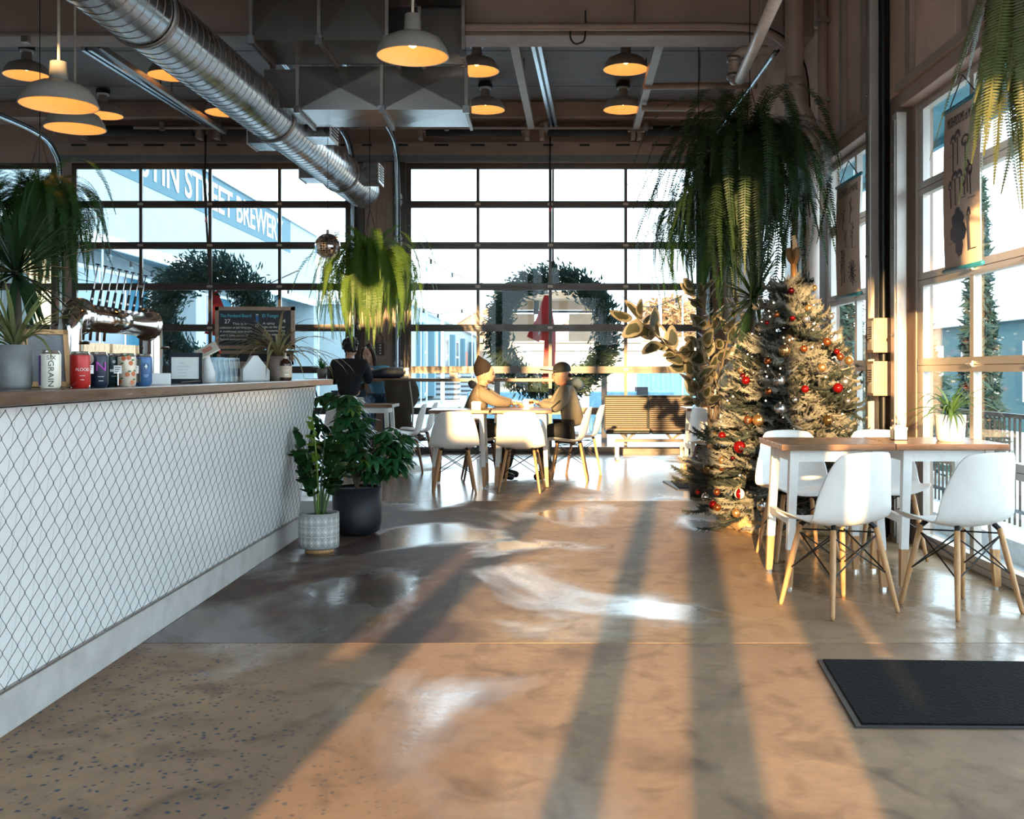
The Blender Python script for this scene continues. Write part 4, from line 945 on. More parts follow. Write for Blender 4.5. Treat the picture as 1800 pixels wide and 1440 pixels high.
# power strips on the middle pier
for px, l in ((660,'left of two dark socket strips on the middle pier'),(670.5,'right of two dark socket strips on the middle pier')):
    t = thing('socket_strip', l, 'socket', (at(px,652,15.2).x, 15.225, at(px,625,15.2).z)); MB().bx(-.036,.036,-.02,.012,0,.18).build('case', mat('socket_case',(.06,.05,.045),.5), t, bevel=.004)
    for i in range(4): MB().bx(-.028,-.006,-.024,-.02,.02+i*.04,.04+i*.04).build('socket', WHITE, t)
    MB().tube([(0,0,.18),(.02,-.01,.25),(-.03,-.01,.32)], .006, 6).build('cable', BLACK, t)
# small signs and stand on the display table
t = thing('menu_stand', 'wooden framed flower menu stand on the display table left of the tree', 'menu stand', (1.83, 11.42, .80), R(-8))
MB().bx(-.16,.16,-.01,.012,0,.36).build('backboard', mat('tan_board',(.42,.25,.13),.5), t, bevel=.004); MB().bx(-.12,.06,-.014,-.01,.06,.33).build('paper', CREAM, t); MB().bx(.07,.15,-.014,-.01,.02,.26).build('dark_card', mat('dark_card',(.05,.05,.06),.5), t)
for i in range(4): MB().bx(-.09,.03-.02*(i%2),-.0145,-.014,.29-i*.012,.294-i*.012).build('text_line', INK, t)
MB().bx(-.16,.16,-.05,.05,.0,.03).build('base', BEECH, t)

# ------------------------------------------------------------------ botanical wall scrolls on the right doors
PAPER = mat('poster_paper', (.56,.42,.34), .75, var=.06, scale=4); BLUEW = mat('blue_dowel', (.03,.20,.30), .4)
def scroll(name, lab, x, y0, y1, z0, z1, title, kind):
    yc = (y0+y1)/2; W, H = abs(y1-y0), z1-z0
    t = thing(name, lab, 'poster', (x, yc, z0))
    t.rotation_euler = (0,0,R(-90))                    # local x -> -Y (towards the camera = to the right), local y -> +X
    s = MB(); n = 8; vs = []
    for i in range(n+1):
        zz = H*i/n; by = -.012*math.sin(math.pi*i/n)
        vs += [(-W/2, by, zz), (W/2, by, zz), (-W/2, by+.003, zz), (W/2, by+.003, zz)]
    fs = []
    for i in range(n):
        a = 4*i; fs += [(a,a+1,a+5,a+4),(a+3,a+2,a+6,a+7),(a+2,a,a+4,a+6),(a+1,a+3,a+7,a+5)]
    sh = s.add(vs, fs).build('paper', PAPER, t, True)
    for z in (0, H): MB().cyl((-W/2-.015,0,z),(W/2+.015,0,z),.014,n=10).build('dowel', BLUEW, t, True)
    MB().tube([(-W/2+.06,0,H),(0,.0,H+.16),(W/2-.06,0,H)], .004, 5).build('cord', BLACK, t)
    def ypos(z): return -.012*math.sin(math.pi*z/H)-.0015
    text('lettering', title, .085, TRS((0,ypos(H*.91),H*.91),(R(90),0,0),(1,1,1)), INK, sh, width=W*.80, extrude=.0003)
    def stroke(pts, r, nm='drawn_stem'):
        MB().tube([(px*W, ypos(pz*H)-.0005, pz*H) for px,pz in pts], r, 4).build(nm, INKG, sh)
    def blob(px, pz, a, b, nm='drawn_cap', m=None, half=False, n=12):
        ks = range(n+1) if half else range(n)
        pts = [(px*W+a*math.cos((math.pi if half else 2*math.pi)*k/n), pz*H+b*math.sin((math.pi if half else 2*math.pi)*k/n)) for k in ks]
        MB().add([(x_, ypos(z_)-.001, z_) for x_,z_ in pts], [tuple(range(len(pts)))]).build(nm, m or INKG, sh)
    for pz, px in ((.70,-.3),(.73,.22),(.42,.05),(.40,.3),(.16,-.3),(.10,.3)):
        MB().bx(px*W-.05, px*W+.05, ypos(pz*H)-.001, ypos(pz*H), pz*H, pz*H+.003).build('caption', INKG, sh)
    if kind == 'mushroom':
        for px, pz, l, a, half in ((-.22,.78,.18,.045,1),(-.10,.80,.17,.045,1),(.12,.76,.14,.06,0),(.18,.60,.16,.035,0),(.26,.57,.15,.032,0),(.10,.52,.09,.03,0),(-.15,.55,.16,.05,1),(-.02,.55,.12,.045,1),(-.28,.50,.12,.028,1),(.22,.30,.2,.03,1)):
            stroke([(px+.02,pz-l),(px,pz)], .004); blob(px, pz, a, .05 if half else .035, half=half)
            blob(px, pz+.004, a*.55, .018, 'drawn_gill', PAPER, half)
        for px, pz, a, b in ((-.08,.30,.10,.05),(-.15,.22,.085,.06),(.0,.22,.085,.06),(-.06,.14,.06,.07),(-.08,.345,.04,.03)): blob(px, pz, a, b, 'drawn_fungus', INK, n=7)
    else:
        for px, pz, l in ((-.18,.60,.16),(.12,.64,.2),(-.05,.44,.14),(.22,.42,.2),(-.25,.12,.3),(-.15,.14,.27),(.2,.1,.1)):
            stroke([(px,pz-.02),(px+.02,pz+l*.5),(px+.03,pz+l)], .003)
            for k in range(7):
                blob(px+random.uniform(-.06,.08), pz+l*(.35+.1*k), .012, .010, 'drawn_petal', n=6)
        for k in range(12):
            q = k*math.pi/6; stroke([(.2,.2),(.2+.16*math.cos(q),.2+.10*math.sin(q))], .004, 'drawn_petal')
        blob(.2,.2,.04,.045,'drawn_flower',INK)
    return t
INKG = mat('drawing_ink', (.09,.065,.075), .7)
scroll('mushroom_poster', 'hanging mushroom chart with blue dowels on the nearest glass door', 2.42, 6.42, 5.88, 1.80, 2.76, 'MUSHROOMS of MAINE', 'mushroom')
scroll('flower_poster', 'hanging flower chart with blue dowels on the farther glass door', 2.42, 8.80, 8.14, 1.80, 2.72, 'FLOWERS of MAINE', 'flower')
# ------------------------------------------------------------------ plants
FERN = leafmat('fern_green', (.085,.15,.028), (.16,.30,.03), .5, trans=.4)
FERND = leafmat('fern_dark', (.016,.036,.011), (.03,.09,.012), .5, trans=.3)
SOIL = mat('soil', (.02,.014,.01), .95)
def frond_mesh(nm, m, a0, a1, knee, n=84, wid=.075, L=1.0):
    mb = MB(); pts = []; p = Vector((0,0,0)); st = L/n; tang = []
    for i in range(n+1):
        s = i/n; k = min(1, s/knee); a = a0 + (a1-a0)*(k*k*(3-2*k))
        tv = Vector((math.cos(a), 0, math.sin(a))); pts.append(p.copy()); tang.append(tv); p = p + tv*st
    mb.ribbon(pts[::3]+[pts[-1]], [.0035]*(len(pts[::3])+1), (0,1,0))
    for i in range(2, n):
        s = i/n; l = wid*min(1, s*5+.25)*min(1,(1-s)*2.6+.08)
        tv = tang[i]; up = Vector((0,1,0)).cross(tv)
        for sd in (-1,1):
            b = pts[i]; tip = b + Vector((0,sd*l,0)) + tv*l*.28 - up*l*random.uniform(-.05,.25)
            w_ = tv*st*.34
            mid = b.lerp(tip,.5)
            mb.add([b-w_*.6, b+w_*.6, mid+w_*1.0, tip, mid-w_*1.0], [(0,1,2,3,4)])
    return mb.mesh(nm, m)
FV = {}
def fern(loc, nf, Lr, lab, m, spread=1.0, kind='normal', pot=True, top=ZC, azr=(0,6.283), name='hanging_fern', up=(20,70)):
    key = (m.name, kind)
    if key not in FV:
        kn = {'normal':(.55,.75,.95), 'steep':(.22,.32,.45)}[kind]
        FV[key] = [frond_mesh('frond', m, R(u), R(-86), k, wid=wd) for k, wd in zip(kn,(.042,.038,.046)) for u in (8,40)]
    t = thing(name, lab, 'hanging plant', loc)
    if pot:
        MB().lathe([(0,-.20),(.10,-.20),(.15,0),(.14,0),(.09,-.18),(0,-.18)], n=18).build('pot', BLACK, t, True)
        MB().lathe([(.14,-.01),(0,-.005)], n=18).build('soil', SOIL, t)
        for k in range(3):
            a = k*2.094; MB().cyl((.145*math.cos(a),.145*math.sin(a),0),(0,0,.55),.003,n=4).build('hanger_wire', BLACKM, t)
        MB().cyl((0,0,.55),(0,0,top-loc[2]-.01),.004,n=4).build('hanger_hook', BLACKM, t)
    for i in range(nf):
        L = random.uniform(*Lr); a = random.uniform(*azr); me = random.choice(FV[key])
        mobj('frond', me, t, Matrix.Translation((.05*math.cos(a),.05*math.sin(a),0)) @ Matrix.Rotation(a,4,'Z') @ Matrix.Rotation(random.uniform(-.35,.45),4,'Y') @ Matrix.Diagonal((L*spread,1.0*min(1.2,.6+L*.5),L,1)))
    return t
def P3(px, py, Y): v = at(px, py, Y); return (v.x, v.y, v.z)
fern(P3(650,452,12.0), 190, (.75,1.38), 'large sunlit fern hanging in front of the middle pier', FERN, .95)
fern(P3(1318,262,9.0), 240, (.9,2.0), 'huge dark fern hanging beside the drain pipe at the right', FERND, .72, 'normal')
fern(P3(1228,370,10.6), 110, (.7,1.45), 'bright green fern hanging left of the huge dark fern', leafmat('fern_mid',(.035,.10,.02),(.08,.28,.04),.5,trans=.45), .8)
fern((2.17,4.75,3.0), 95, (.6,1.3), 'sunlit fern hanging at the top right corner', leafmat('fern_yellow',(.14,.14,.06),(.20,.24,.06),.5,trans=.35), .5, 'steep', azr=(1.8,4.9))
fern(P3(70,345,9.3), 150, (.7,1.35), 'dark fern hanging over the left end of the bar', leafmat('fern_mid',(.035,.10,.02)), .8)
# disco ball
t = thing('disco_ball', 'mirrored disco ball hanging left of the sunlit fern', 'disco ball', P3(576,433,10.9))
n, m = 28, 18; mb = MB()
for i in range(m):
    for k in range(n):
        v = []
        for a, b in ((0,0),(1,0),(1,1),(0,1)):
            th_, ph = math.pi*(i+.06+.88*b)/m, 2*math.pi*(k+.05+.9*a)/n
            v.append((.132*math.sin(th_)*math.cos(ph),.132*math.sin(th_)*math.sin(ph),.132*math.cos(th_)))
        mb.add(v, [(0,3,2,1)])
o = mb.build('mirror_tiles', mat('mirror',(.85,.82,.80),.04,1.), t); o['kind'] = 'stuff'
MB().ball((0,0,0), .130, 28, 18).build('core', STEELD, t, True); MB().cyl((0,0,.13),(0,0,.17),.015,n=8).build('cap', STEELD, t)
MB().cyl((0,0,.17),(0,0,ZC-t.location.z-.01),.003,n=4).build('hanging_wire', BLACKM, t)
# blade plants -------------------------------------------------------------
def blade(L, wd, e0, e1, n=8, fold=.35):
    """ribbon leaf leaving along +X with elevation e0 bending to e1"""
    pts = []; p = Vector((0,0,0))
    for i in range(n+1):
        s = i/n; a = e0+(e1-e0)*s**1.15; pts.append(p.copy()); p = p+Vector((math.cos(a),0,math.sin(a)))*L/n
    ws = [wd*min(1,.45+s_*2.2)*min(1,(1-s_)*2.2+.02) for s_ in [i/n for i in range(n+1)]]
    return pts, ws, fold
def blades(t, origin, count, Lr, wd, er, bend, m, name='leaf', fold=.35, az=(0,6.283)):
    for i in range(count):
        L = random.uniform(*Lr); e0 = random.uniform(*er); e1 = e0-random.uniform(*bend)
        pts, ws, fo = blade(L, wd*random.uniform(.8,1.15), e0, max(e1,R(-85)))
        mobj(name, MB().ribbon(pts, ws, (0,1,0), fo).mesh(name, m, True), t, Matrix.Translation(origin) @ Matrix.Rotation(random.uniform(*az),4,'Z'))
DRAC = leafmat('dracaena', (.022,.05,.022), (.06,.14,.03), .3, trans=.2)
t = thing('dracaena', 'dark spiky dracaena behind the left end of the bar', 'potted plant', (-2.28, 4.55, CZ))
MB().lathe([(0,0),(.075,0),(.10,.16),(.09,.16),(.085,.15),(0,.15)], n=18).build('pot', mat('charcoal_pot',(.04,.04,.04),.6), t, True)
MB().tube([(0,0,.14),(.01,0,.3),(0,0,.50)], [.018,.016,.014], 8).build('trunk', mat('bark',(.10,.07,.05),.9,bump=.3), t, True)
blades(t, (0,0,.48), 70, (.30,.52), .011, (R(-50),R(85)), (.1,.9), DRAC)
t = thing('dracaena', 'spiky dark dracaena behind the flocked tree', 'potted plant', (P3(1326,520,9.35)[0], 9.35, 0))
MB().lathe([(0,0),(.15,0),(.19,.34),(.17,.34),(.16,.32),(0,.32)], n=20).build('pot', MATS['charcoal_pot'], t, True)
MB().tube([(0,0,.32),(.03,0,.9),(-.02,0,1.5),(0,0,1.86)], [.025,.022,.02,.018], 8).build('trunk', MATS['bark'], t, True)
blades(t, (0,0,1.84), 62, (.40,.75), .017, (R(-60),R(88)), (.1,.8), DRAC)
SPI = leafmat('spider_leaf', (.20,.22,.09), (.3,.34,.1), .4, trans=.25)
SPID = leafmat('spider_leaf_warm', (.36,.31,.17), (.4,.36,.15), .4, trans=.25)
def spider(loc, pr, ph, lab, potm, n, Lr, m=SPI, cone=1.2, az=(0,6.283), er=(R(20),R(85)), bend=(1.2,2.6), wd=.007):
    t = thing('spider_plant', lab, 'potted plant', loc)
    MB().lathe([(0,0),(pr*.82,0),(pr*.9,ph*.1),(pr,ph),(pr*.93,ph),(pr*.9,ph-.01),(0,ph-.012)], n=22).build('pot', potm, t, True)
    MB().lathe([(pr*.9,ph-.008),(0,ph-.006)], n=16).build('soil', SOIL, t)
    blades(t, (0,0,ph-.01), n, Lr, wd, er, bend, m, az=az)
    return t
spider(onc(26,-1.74), .058, .145, 'spider plant in a grey pot at the left end of the bar', mat('grey_glaze',(.20,.20,.20),.45), 34, (.14,.34), er=(R(25),R(88)), bend=(.4,2.2), wd=.0085)
spider(onc(489,-1.76), .070, .155, 'arching spider plant in a taupe pot on the far end of the bar', mat('taupe_pot',(.24,.18,.15),.5), 60, (.34,.60), SPID, wd=.0085, er=(R(20),R(80)), bend=(1.5,2.2))
spider((2.30,6.02,.80), .085, .15, 'spider plant in a round white pot on the right table', PLASTIC, 40, (.2,.38), leafmat('spider_green',(.07,.13,.04),(.12,.25,.05),.4), wd=.008)
# patterned pot with zz plant -----------------------------------------------
zz = thing('zz_plant', 'glossy leaved plant in a grey and white diamond patterned pot by the bar end', 'potted plant', (-1.505, 7.02, 0))
MB().lathe([(0,0),(.095,0),(.095,.03),(0,.03)], n=24).build('wood_stand', BEECH, zz, True)
PG = mat('pot_grey',(.33,.33,.32),.5); PW = mat('pot_white',(.66,.66,.63),.5)
pr, z0, z1 = .13, .03, .262
pt = MB().lathe([(0,z0),(pr-.008,z0),(pr,z0+.008),(pr,z1),(pr-.012,z1),(pr-.012,z1-.02),(0,z1-.02)], n=40).build('pot', PG, zz, True)
MB().lathe([(pr-.012,z1-.019),(0,z1-.018)], n=20).build('soil', SOIL, zz)
pat = MB()
def pv(a, z, e=.0012): return ((pr+e)*math.cos(a), (pr+e)*math.sin(a), z)
NA = 18; rows = 3; hh = (z1-z0-.03)/rows
for j in range(rows):
    zc = z0+.015+hh*(j+.5)
    for k in range(NA):
        a = 2*math.pi*k/NA; da = 2*math.pi/NA/2
        for so_, si in ((.98,.80),(.52,.0)):
            oo = [(a-da*so_,zc),(a,zc-hh*.47*so_),(a+da*so_,zc),(a,zc+hh*.47*so_)]
            if si:
                ii = [(a-da*si,zc),(a,zc-hh*.47*si),(a+da*si,zc),(a,zc+hh*.47*si)]
                pat.add([pv(*x) for x in oo+ii], [(q,(q+1)%4,4+(q+1)%4,4+q) for q in range(4)])
            else: pat.add([pv(*x) for x in oo], [(0,1,2,3)])
    if j: pat.lathe([(pr+.0012,zc-hh/2-.002),(pr+.0012,zc-hh/2+.002)], n=40)
p_ = pat.build('diamond_pattern', PW, pt); p_['kind'] = 'stuff'
ZZL = leafmat('zz_leaf', (.018,.06,.022), (.05,.18,.03), .18, trans=.15); ZZY = leafmat('zz_leaf_young', (.16,.26,.03), (.2,.4,.04), .3, trans=.3)
def leafshape(L, w, m, bendz=-.15, nm='leaflet'):
    pts = [(L*s, 0, bendz*L*s*s) for s in (0,.15,.35,.6,.85,1)]
    return MB().ribbon(pts, [w*.15,w*.75,w,w*.85,w*.4,.0005], (0,1,0), .25).mesh(nm, m, True)
zl, zy = leafshape(.115,.030,ZZL), leafshape(.09,.020,ZZY)
stems = [((-.16,.03,.42),0),((-.14,-.04,.56),0),((-.045,.0,.64),1),((.03,.05,.52),0),((.20,-.02,.46),0),((.10,.06,.56),0),((-.05,.06,.36),0),((.24,.05,.34),0),((-.10,-.06,.34),0)]
for (dx,dy_,dz_), yg in stems:
    b = Vector((dx*.12,dy_*.2,.24)); tip = Vector((dx,dy_,.24+dz_)); mid = b.lerp(tip,.5)+Vector((-dx*.18,0,.04))
    pts = smoothpath([b,mid,tip],6)
    st = MB().tube(pts, [.010-.007*i/(len(pts)-1) for i in range(len(pts))], 6).build('stem', mat('stem_green',(.06,.10,.03),.5) if not yg else ZZY, zz, True)
    n = 11
    for i in range(n):
        s = .38+.62*i/(n-1); p = pts[min(len(pts)-1,int(s*(len(pts)-1)))]
        for sd in (-1,1):
            az = math.atan2(dy_,dx) + sd*random.uniform(.9,1.4)
            mobj('leaflet', zy if yg else zl, st, Matrix.Translation(p) @ Matrix.Rotation(az,4,'Z') @ Matrix.Rotation(random.uniform(-.9,-.1),4,'Y') @ Matrix.Rotation(sd*.5,4,'X') @ Matrix.Scale(random.uniform(.8,1.15)*(1-.35*max(0,s-.8)/.2),4))
# dark pot with umbrella plant ------------------------------------------------
up = thing('umbrella_plant', 'bushy umbrella plant in a large dark blue pot by the bar end', 'potted plant', (-1.39, 7.78, 0))
MB().lathe([(0,0),(.12,0),(.165,.03),(.178,.09),(.18,.35),(.168,.35),(.165,.33),(0,.33)], n=36).build('pot', mat('dark_pot',(.008,.009,.013),.55,bump=.05), up, True)
MB().lathe([(.166,.331),(0,.335)], n=20).build('soil', SOIL, up)
SCH = leafmat('umbrella_leaf', (.020,.085,.035), (.05,.2,.03), .25, trans=.2); SCY = leafmat('umbrella_leaf_young', (.10,.17,.025), (.2,.36,.03), .3, trans=.3)
def umb(m, L):
    mb = MB()
    for k in range(8):
        a = k*math.pi/4+.1; M = Matrix.Rotation(a,3,'Z'); e = -.45
        pts = [M @ Vector((L*s, 0, .25*L*s - .85*L*s*s)) for s in (0,.12,.4,.75,1)]
        mb.ribbon(pts, [.003,.005,.020,.017,.001], M @ Vector((0,1,0)), .3)
    return mb.mesh('leaf_whorl', m, True)
us, uy = umb(SCH,.115), umb(SCY,.10)
for (cx,cy,cz,rx,ry,rz_,n) in ((-.17,.06,.80,.24,.22,.27,95),(.13,.0,.62,.28,.24,.20,85)):
    for i in range(n):
        v = Vector((random.gauss(0,1),random.gauss(0,1),random.gauss(0,1))).normalized()*random.uniform(.55,1)**.5
        p = Vector((cx+v.x*rx, cy+v.y*ry, cz+v.z*rz_))
        if p.x < -.13 and p.y < .0: continue
        mobj('leaf_whorl', uy if random.random()<.10 else us, up, Matrix.Translation(p) @ Matrix.Rotation(random.uniform(0,6.28),4,'Z') @ Matrix.Rotation(random.uniform(-.5,.7),4,'X') @ Matrix.Scale(random.uniform(.75,1.15),4))
for e in ((-.17,.06,.85),(.13,0,.62),(-.05,.05,.7),(-.2,0,.65)):
    MB().tube(smoothpath([(0,0,.33),(e[0]*.3,e[1]*.3,.5),e],4), .012, 6).build('stem', MATS['bark'], up, True)
# variegated rubber plant ------------------------------------------------------
RBD = leafmat('rubber_dark', (.040,.042,.026), (.16,.13,.05), .3, trans=.18); RBC = leafmat('rubber_cream', (.20,.175,.125), (.3,.25,.15), .3, trans=.25)
def rubber_leaf():
    mb = MB(); n = 16; L, W = .19, .052
    def rim(f, jit=0):
        o_ = []
        for k in range(n):
            a = 2*math.pi*k/n; x = .5*L+.5*L*math.cos(a)*f; y = W*math.sin(a)*f*(1-.25*math.cos(a))
            j = 1+random.uniform(-jit,jit); y *= j
            o_.append((x, y, .25*abs(y)-.35*x*x))
        return o_
    inn, outr = rim(.66,.25), rim(1.0)
    mb.add(inn, [tuple(range(n))]); mb.cur = 1
    mb.add(inn+outr, [(k,(k+1)%n,n+(k+1)%n,n+k) for k in range(n)])
    return mb.mesh('leaf', [RBD, RBC], True)
rl = [rubber_leaf() for _ in range(4)]
rp = thing('rubber_plant', 'variegated rubber plant with one branch leaning left across the window', 'potted plant', (1.55, 10.15, 0))
MB().lathe([(0,0),(.17,0),(.21,.36),(.19,.36),(.18,.34),(0,.34)], n=24).build('pot', MATS['charcoal_pot'], rp, True)
org = Vector((1.55,10.15,0))
def rbranch(pts, n, s0=.25, sp=1.0):
    pp = smoothpath([Vector(p)-org for p in pts], 6); st = MB().tube(pp, [.014-.010*i/(len(pp)-1) for i in range(len(pp))], 6).build('branch', MATS['bark'], rp, True)
    for i in range(n):
        s = s0+(1-s0)*i/(n-1); f = s*(len(pp)-1); k = min(int(f), len(pp)-2); p = pp[k].lerp(pp[k+1], f-k); tv = (pp[k+1]-pp[k]).normalized()
        az = i*2.4+random.uniform(-.3,.3)
        M = Matrix.Translation(p) @ tv.to_track_quat('Z','Y').to_matrix().to_4x4() @ Matrix.Rotation(az,4,'Z') @ Matrix.Rotation(random.uniform(-1.1,-.3),4,'Y') @ Matrix.Rotation(random.uniform(-1.7,1.7),4,'X') @ Matrix.Translation((random.uniform(.0,.07),0,0)) @ Matrix.Scale(random.uniform(.8,1.3)*sp,4)
        mobj('leaf', random.choice(rl), st, M)
g0 = Vector((1.55,10.15,.34))
rbranch([g0, at(1262,690,10.1), at(1222,648,9.9), at(1170,605,9.75), at(1122,562,9.6)], 26, .42)
rbranch([g0, at(1255,640,10.1), at(1245,560,10.3), at(1228,515,10.4)], 22, .3)
rbranch([g0, at(1270,640,10.0), at(1285,580,10.0), at(1300,530,10.0)], 20, .3)
rbranch([g0, at(1245,715,9.85), at(1225,700,9.7), at(1222,668,9.65)], 16, .35, .9)
rbranch([g0, at(1265,720,9.9), at(1258,670,9.8), at(1235,610,9.75)], 18, .3)
rbranch([g0, at(1290,700,10.0), at(1315,640,10.0), at(1330,580,10.0)], 22, .3)
# ------------------------------------------------------------------ flocked christmas tree
TX, TY = 1.87, 8.12; TT = 2.0
tr = thing('christmas_tree', 'frosted christmas tree with baubles beside the right wall', 'christmas tree', (TX, TY, 0))
FLK = leafmat('flocked_needles', (.19,.18,.15), (.2,.2,.14), .8, var=.35, scale=30, trans=.1, rand=.15)
FLD = leafmat('dark_needles', (.030,.040,.034), (.04,.06,.04), .8, var=.4, scale=30, trans=.1, rand=.2)
MB().tube([(0,0,.1),(0,0,1.2),(0,0,TT-.15)], [.05,.035,.012], 8).build('trunk', MATS['bark'], tr, True)
def twig_mesh(m, seed):
    rnd = random.Random(seed); mb = MB()
    def twig(b, dv, L):
        n = 6; pts = []; side = dv.cross(Vector((0,0,1))).normalized()
        for i in range(n+1):
            s = i/n; pts.append(b + dv*L*s + Vector((0,0,.35*L*s*s-.25*L*s)))
        mb.tube(pts, [.005,.009,.010,.010,.009,.007,.002], 5)
        for i in range(1, n*9):
            s = i/(n*9); p = b+dv*L*s+Vector((0,0,.35*L*s*s-.25*L*s)); a = rnd.uniform(0,6.28)
            up_ = Vector((0,0,1)); rad = (side*math.cos(a)+up_*math.sin(a)); tip = p+rad*rnd.uniform(.016,.028)+dv*.022
            mb.add([p-dv*.006, p+dv*.006, tip], [(0,1,2)])
    d0 = Vector((1,0,0)); twig(Vector((0,0,0)), d0, 1.0*.5)
    for i in range(11):
        s = .10+.08*i; sd = 1 if i%2 else -1; a = sd*rnd.uniform(.5,.9)
        twig(d0*.5*s+Vector((0,0,-.055*s*s)), Vector((math.cos(a), math.sin(a), rnd.uniform(-.1,.15))).normalized(), rnd.uniform(.14,.24)*(1-.4*s))
    return mb.mesh('bough', m)
boughs = [twig_mesh(FLK, i) for i in range(4)]; boughd = [twig_mesh(FLD, 10+i) for i in range(2)]
def rtree(z): return .72*(max(0,(TT-z))/1.70)**.75
nb = 0
z = .26
while z < TT-.08:
    r_ = rtree(z)+.05; cnt = max(6, int(17*r_/.7)+4); a0 = random.uniform(0,6.28)
    for k in range(cnt):
        a = a0+2*math.pi*k/cnt+random.uniform(-.2,.2)
        L = r_*random.uniform(.74,1.12)
        mx = XR-.20-TX
        if math.cos(a) > .05: L = min(L, mx/math.cos(a))
        sc = max(.25, L/.5)*1.0
        me = random.choice(boughd) if random.random() < .22 else random.choice(boughs)
        thk = 1.0
        # keep twig thickness roughly constant: scale x by length, others moderately
        mobj('bough', me, tr, Matrix.Translation((0,0,z+random.uniform(-.03,.03))) @ Matrix.Rotation(a,4,'Z') @ Matrix.Rotation(random.uniform(-.35,.40),4,'Y') @ Matrix.Rotation(random.uniform(-.5,.5),4,'X') @ Matrix.Diagonal((sc,thk,thk,1)))
        nb += 1
    z += .074
lights = MB()
for i in range(110):
    z = random.uniform(.3,TT-.25); a = random.uniform(0,6.28); r_ = rtree(z)*random.uniform(.8,1.0)
    lights.ball((min(r_*math.cos(a),XR-.1-TX), r_*math.sin(a), z), .0065, 6, 4)
o = lights.build('string_lights', emis('fairy_light',(1.0,.85,.62),3.0), tr); o['kind'] = 'stuff'
# topper: gold ribbon spiral
tp = thing('tree_topper', 'bronze twisted ribbon topper on the tip of the frosted tree', 'ornament', (TX+.03, TY, TT-.22))
RIB = mat('bronze_ribbon',(.36,.19,.08),.3,.6,var=.3,scale=12)
MB().tube([(0,0,0),(.005,0,.12),(.0,0,.24)], [.03,.026,.022], 8).build('ribbon_stalk', RIB, tp, True)
for k in range(5):
    a = k*1.257; MB().ribbon(smoothpath([(0,0,.22),(.05*math.cos(a),.05*math.sin(a),.28),(.055*math.cos(a),.055*math.sin(a),.36),(0,0,.26)],4), [.018]*13, (-math.sin(a),math.cos(a),0)).build('bow_loop', RIB, tp, True)
MB().ribbon([(0,0,.3),(.01,0,.38),(.0,0,.46)], [.02,.02,.012], (1,0,0)).build('ribbon_tail', RIB, tp)
# burlap round the foot
bl = thing('burlap_sack', 'crumpled burlap wrapped around the foot of the frosted tree', 'burlap', (TX, TY, 0))
mb = MB(); n = 36; rowz = [(.42,0),(.47,.05),(.45,.12),(.38,.17),(.28,.19),(.12,.2)]
for i,(r_,z) in enumerate(rowz):
    for k in range(n):
        a = 2*math.pi*k/n; rr = r_*(1+.07*math.sin(5*a+i)+.05*math.sin(11*a+2*i)); mb.v.append((min(rr*math.cos(a),XR-.08-TX)-(.06), rr*math.sin(a)-.02, max(0,z+.02*math.sin(7*a+i*1.3)*(i>0))))
for i in range(len(rowz)-1):
    for k in range(n): mb.f.append((i*n+k, i*n+(k+1)%n, (i+1)*n+(k+1)%n, (i+1)*n+k)); mb.m.append(0)
mb.build('sacking', mat('burlap',(.42,.28,.15),.9,var=.25,scale=40,bump=.4), bl, True)
MB().lathe([(.42,.06),(.43,.07),(.42,.08)], (-.05,-.02,.03), n=30).build('tie_cord', BEECH, bl, True)
# baubles
OM = {'red': mat('bauble_red',(.42,.012,.012),.12,.75,var=.05), 'dark red': mat('bauble_dark_red',(.16,.008,.012),.15,.75,var=.05), 'gold': mat('bauble_gold',(.72,.42,.17),.22,.85,var=.06),
      'copper': mat('bauble_copper',(.52,.15,.045),.14,.85,var=.05), 'silver': mat('bauble_silver',(.66,.64,.62),.2,.9,var=.2,scale=90), 'bronze': mat('bauble_bronze',(.20,.12,.04),.2,.85,var=.05)}
orn = [(1379,616,11,'gold'),(1370,669,10.5,'silver'),(1415,684,7,'red'),(1311,669,7.5,'red'),(1306,661,5.5,'dark red'),(1302,651,5,'gold'),(1350,634,7,'copper'),(1413,613,6.5,'copper'),(1454,601,7.5,'copper'),
 (1471,618,5,'red'),(1477,627,7,'copper'),(1493,634,8,'gold'),(1445,646,8,'gold'),(1473,682,9,'red'),(1485,671,9,'silver'),(1417,561,7,'silver'),(1461,556,6.5,'silver'),(1422,542,7,'gold'),(1432,506,5,'gold'),
 (1393,559,5,'red'),(1365,553,6,'copper'),(1348,567,4,'red'),(1391,511,6,'dark red'),(1371,719,10.5,'silver'),(1315,738,8,'copper'),(1333,739,10.5,'gold'),(1269,766,7,'red'),(1255,763,5,'gold'),(1300,786,11,'red'),
 (1269,809,6.5,'gold'),(1288,805,4,'dark red'),(1245,823,9.5,'bronze'),(1269,822,6,'copper'),(1300,868,9.5,'striped'),(1339,846,6.5,'silver'),(1260,865,6.5,'copper'),(1227,865,4.5,'red'),(1253,887,7,'red'),
 (1261,892,7,'copper'),(1340,889,10,'silver'),(1294,902,8,'gold'),(1240,874,7,'silver'),(1456,739,9.5,'bronze'),(1519,764,6,'red'),(1397,703,5.5,'silver'),(1490,705,6,'silver'),(1351,688,6,'copper')]
ordn = ['topmost','second from the top','third from the top','fourth from the top','fifth from the top','sixth from the top','seventh from the top','eighth from the top','ninth from the top','tenth from the top','eleventh from the top','twelfth from the top']
bykind = {}
for o_ in sorted(orn, key=lambda v: v[1]): bykind.setdefault(o_[3], []).append(o_)
ball_me = {k: MB().ball((0,0,-1), 1, 20, 14).mesh('ball', m, True) for k, m in OM.items()}
smb = MB(); smb.ball((0,0,-1), 1, 20, 14); smb.m = [1 if (i % 20)//3 % 2 else 0 for i in range(len(smb.f))]
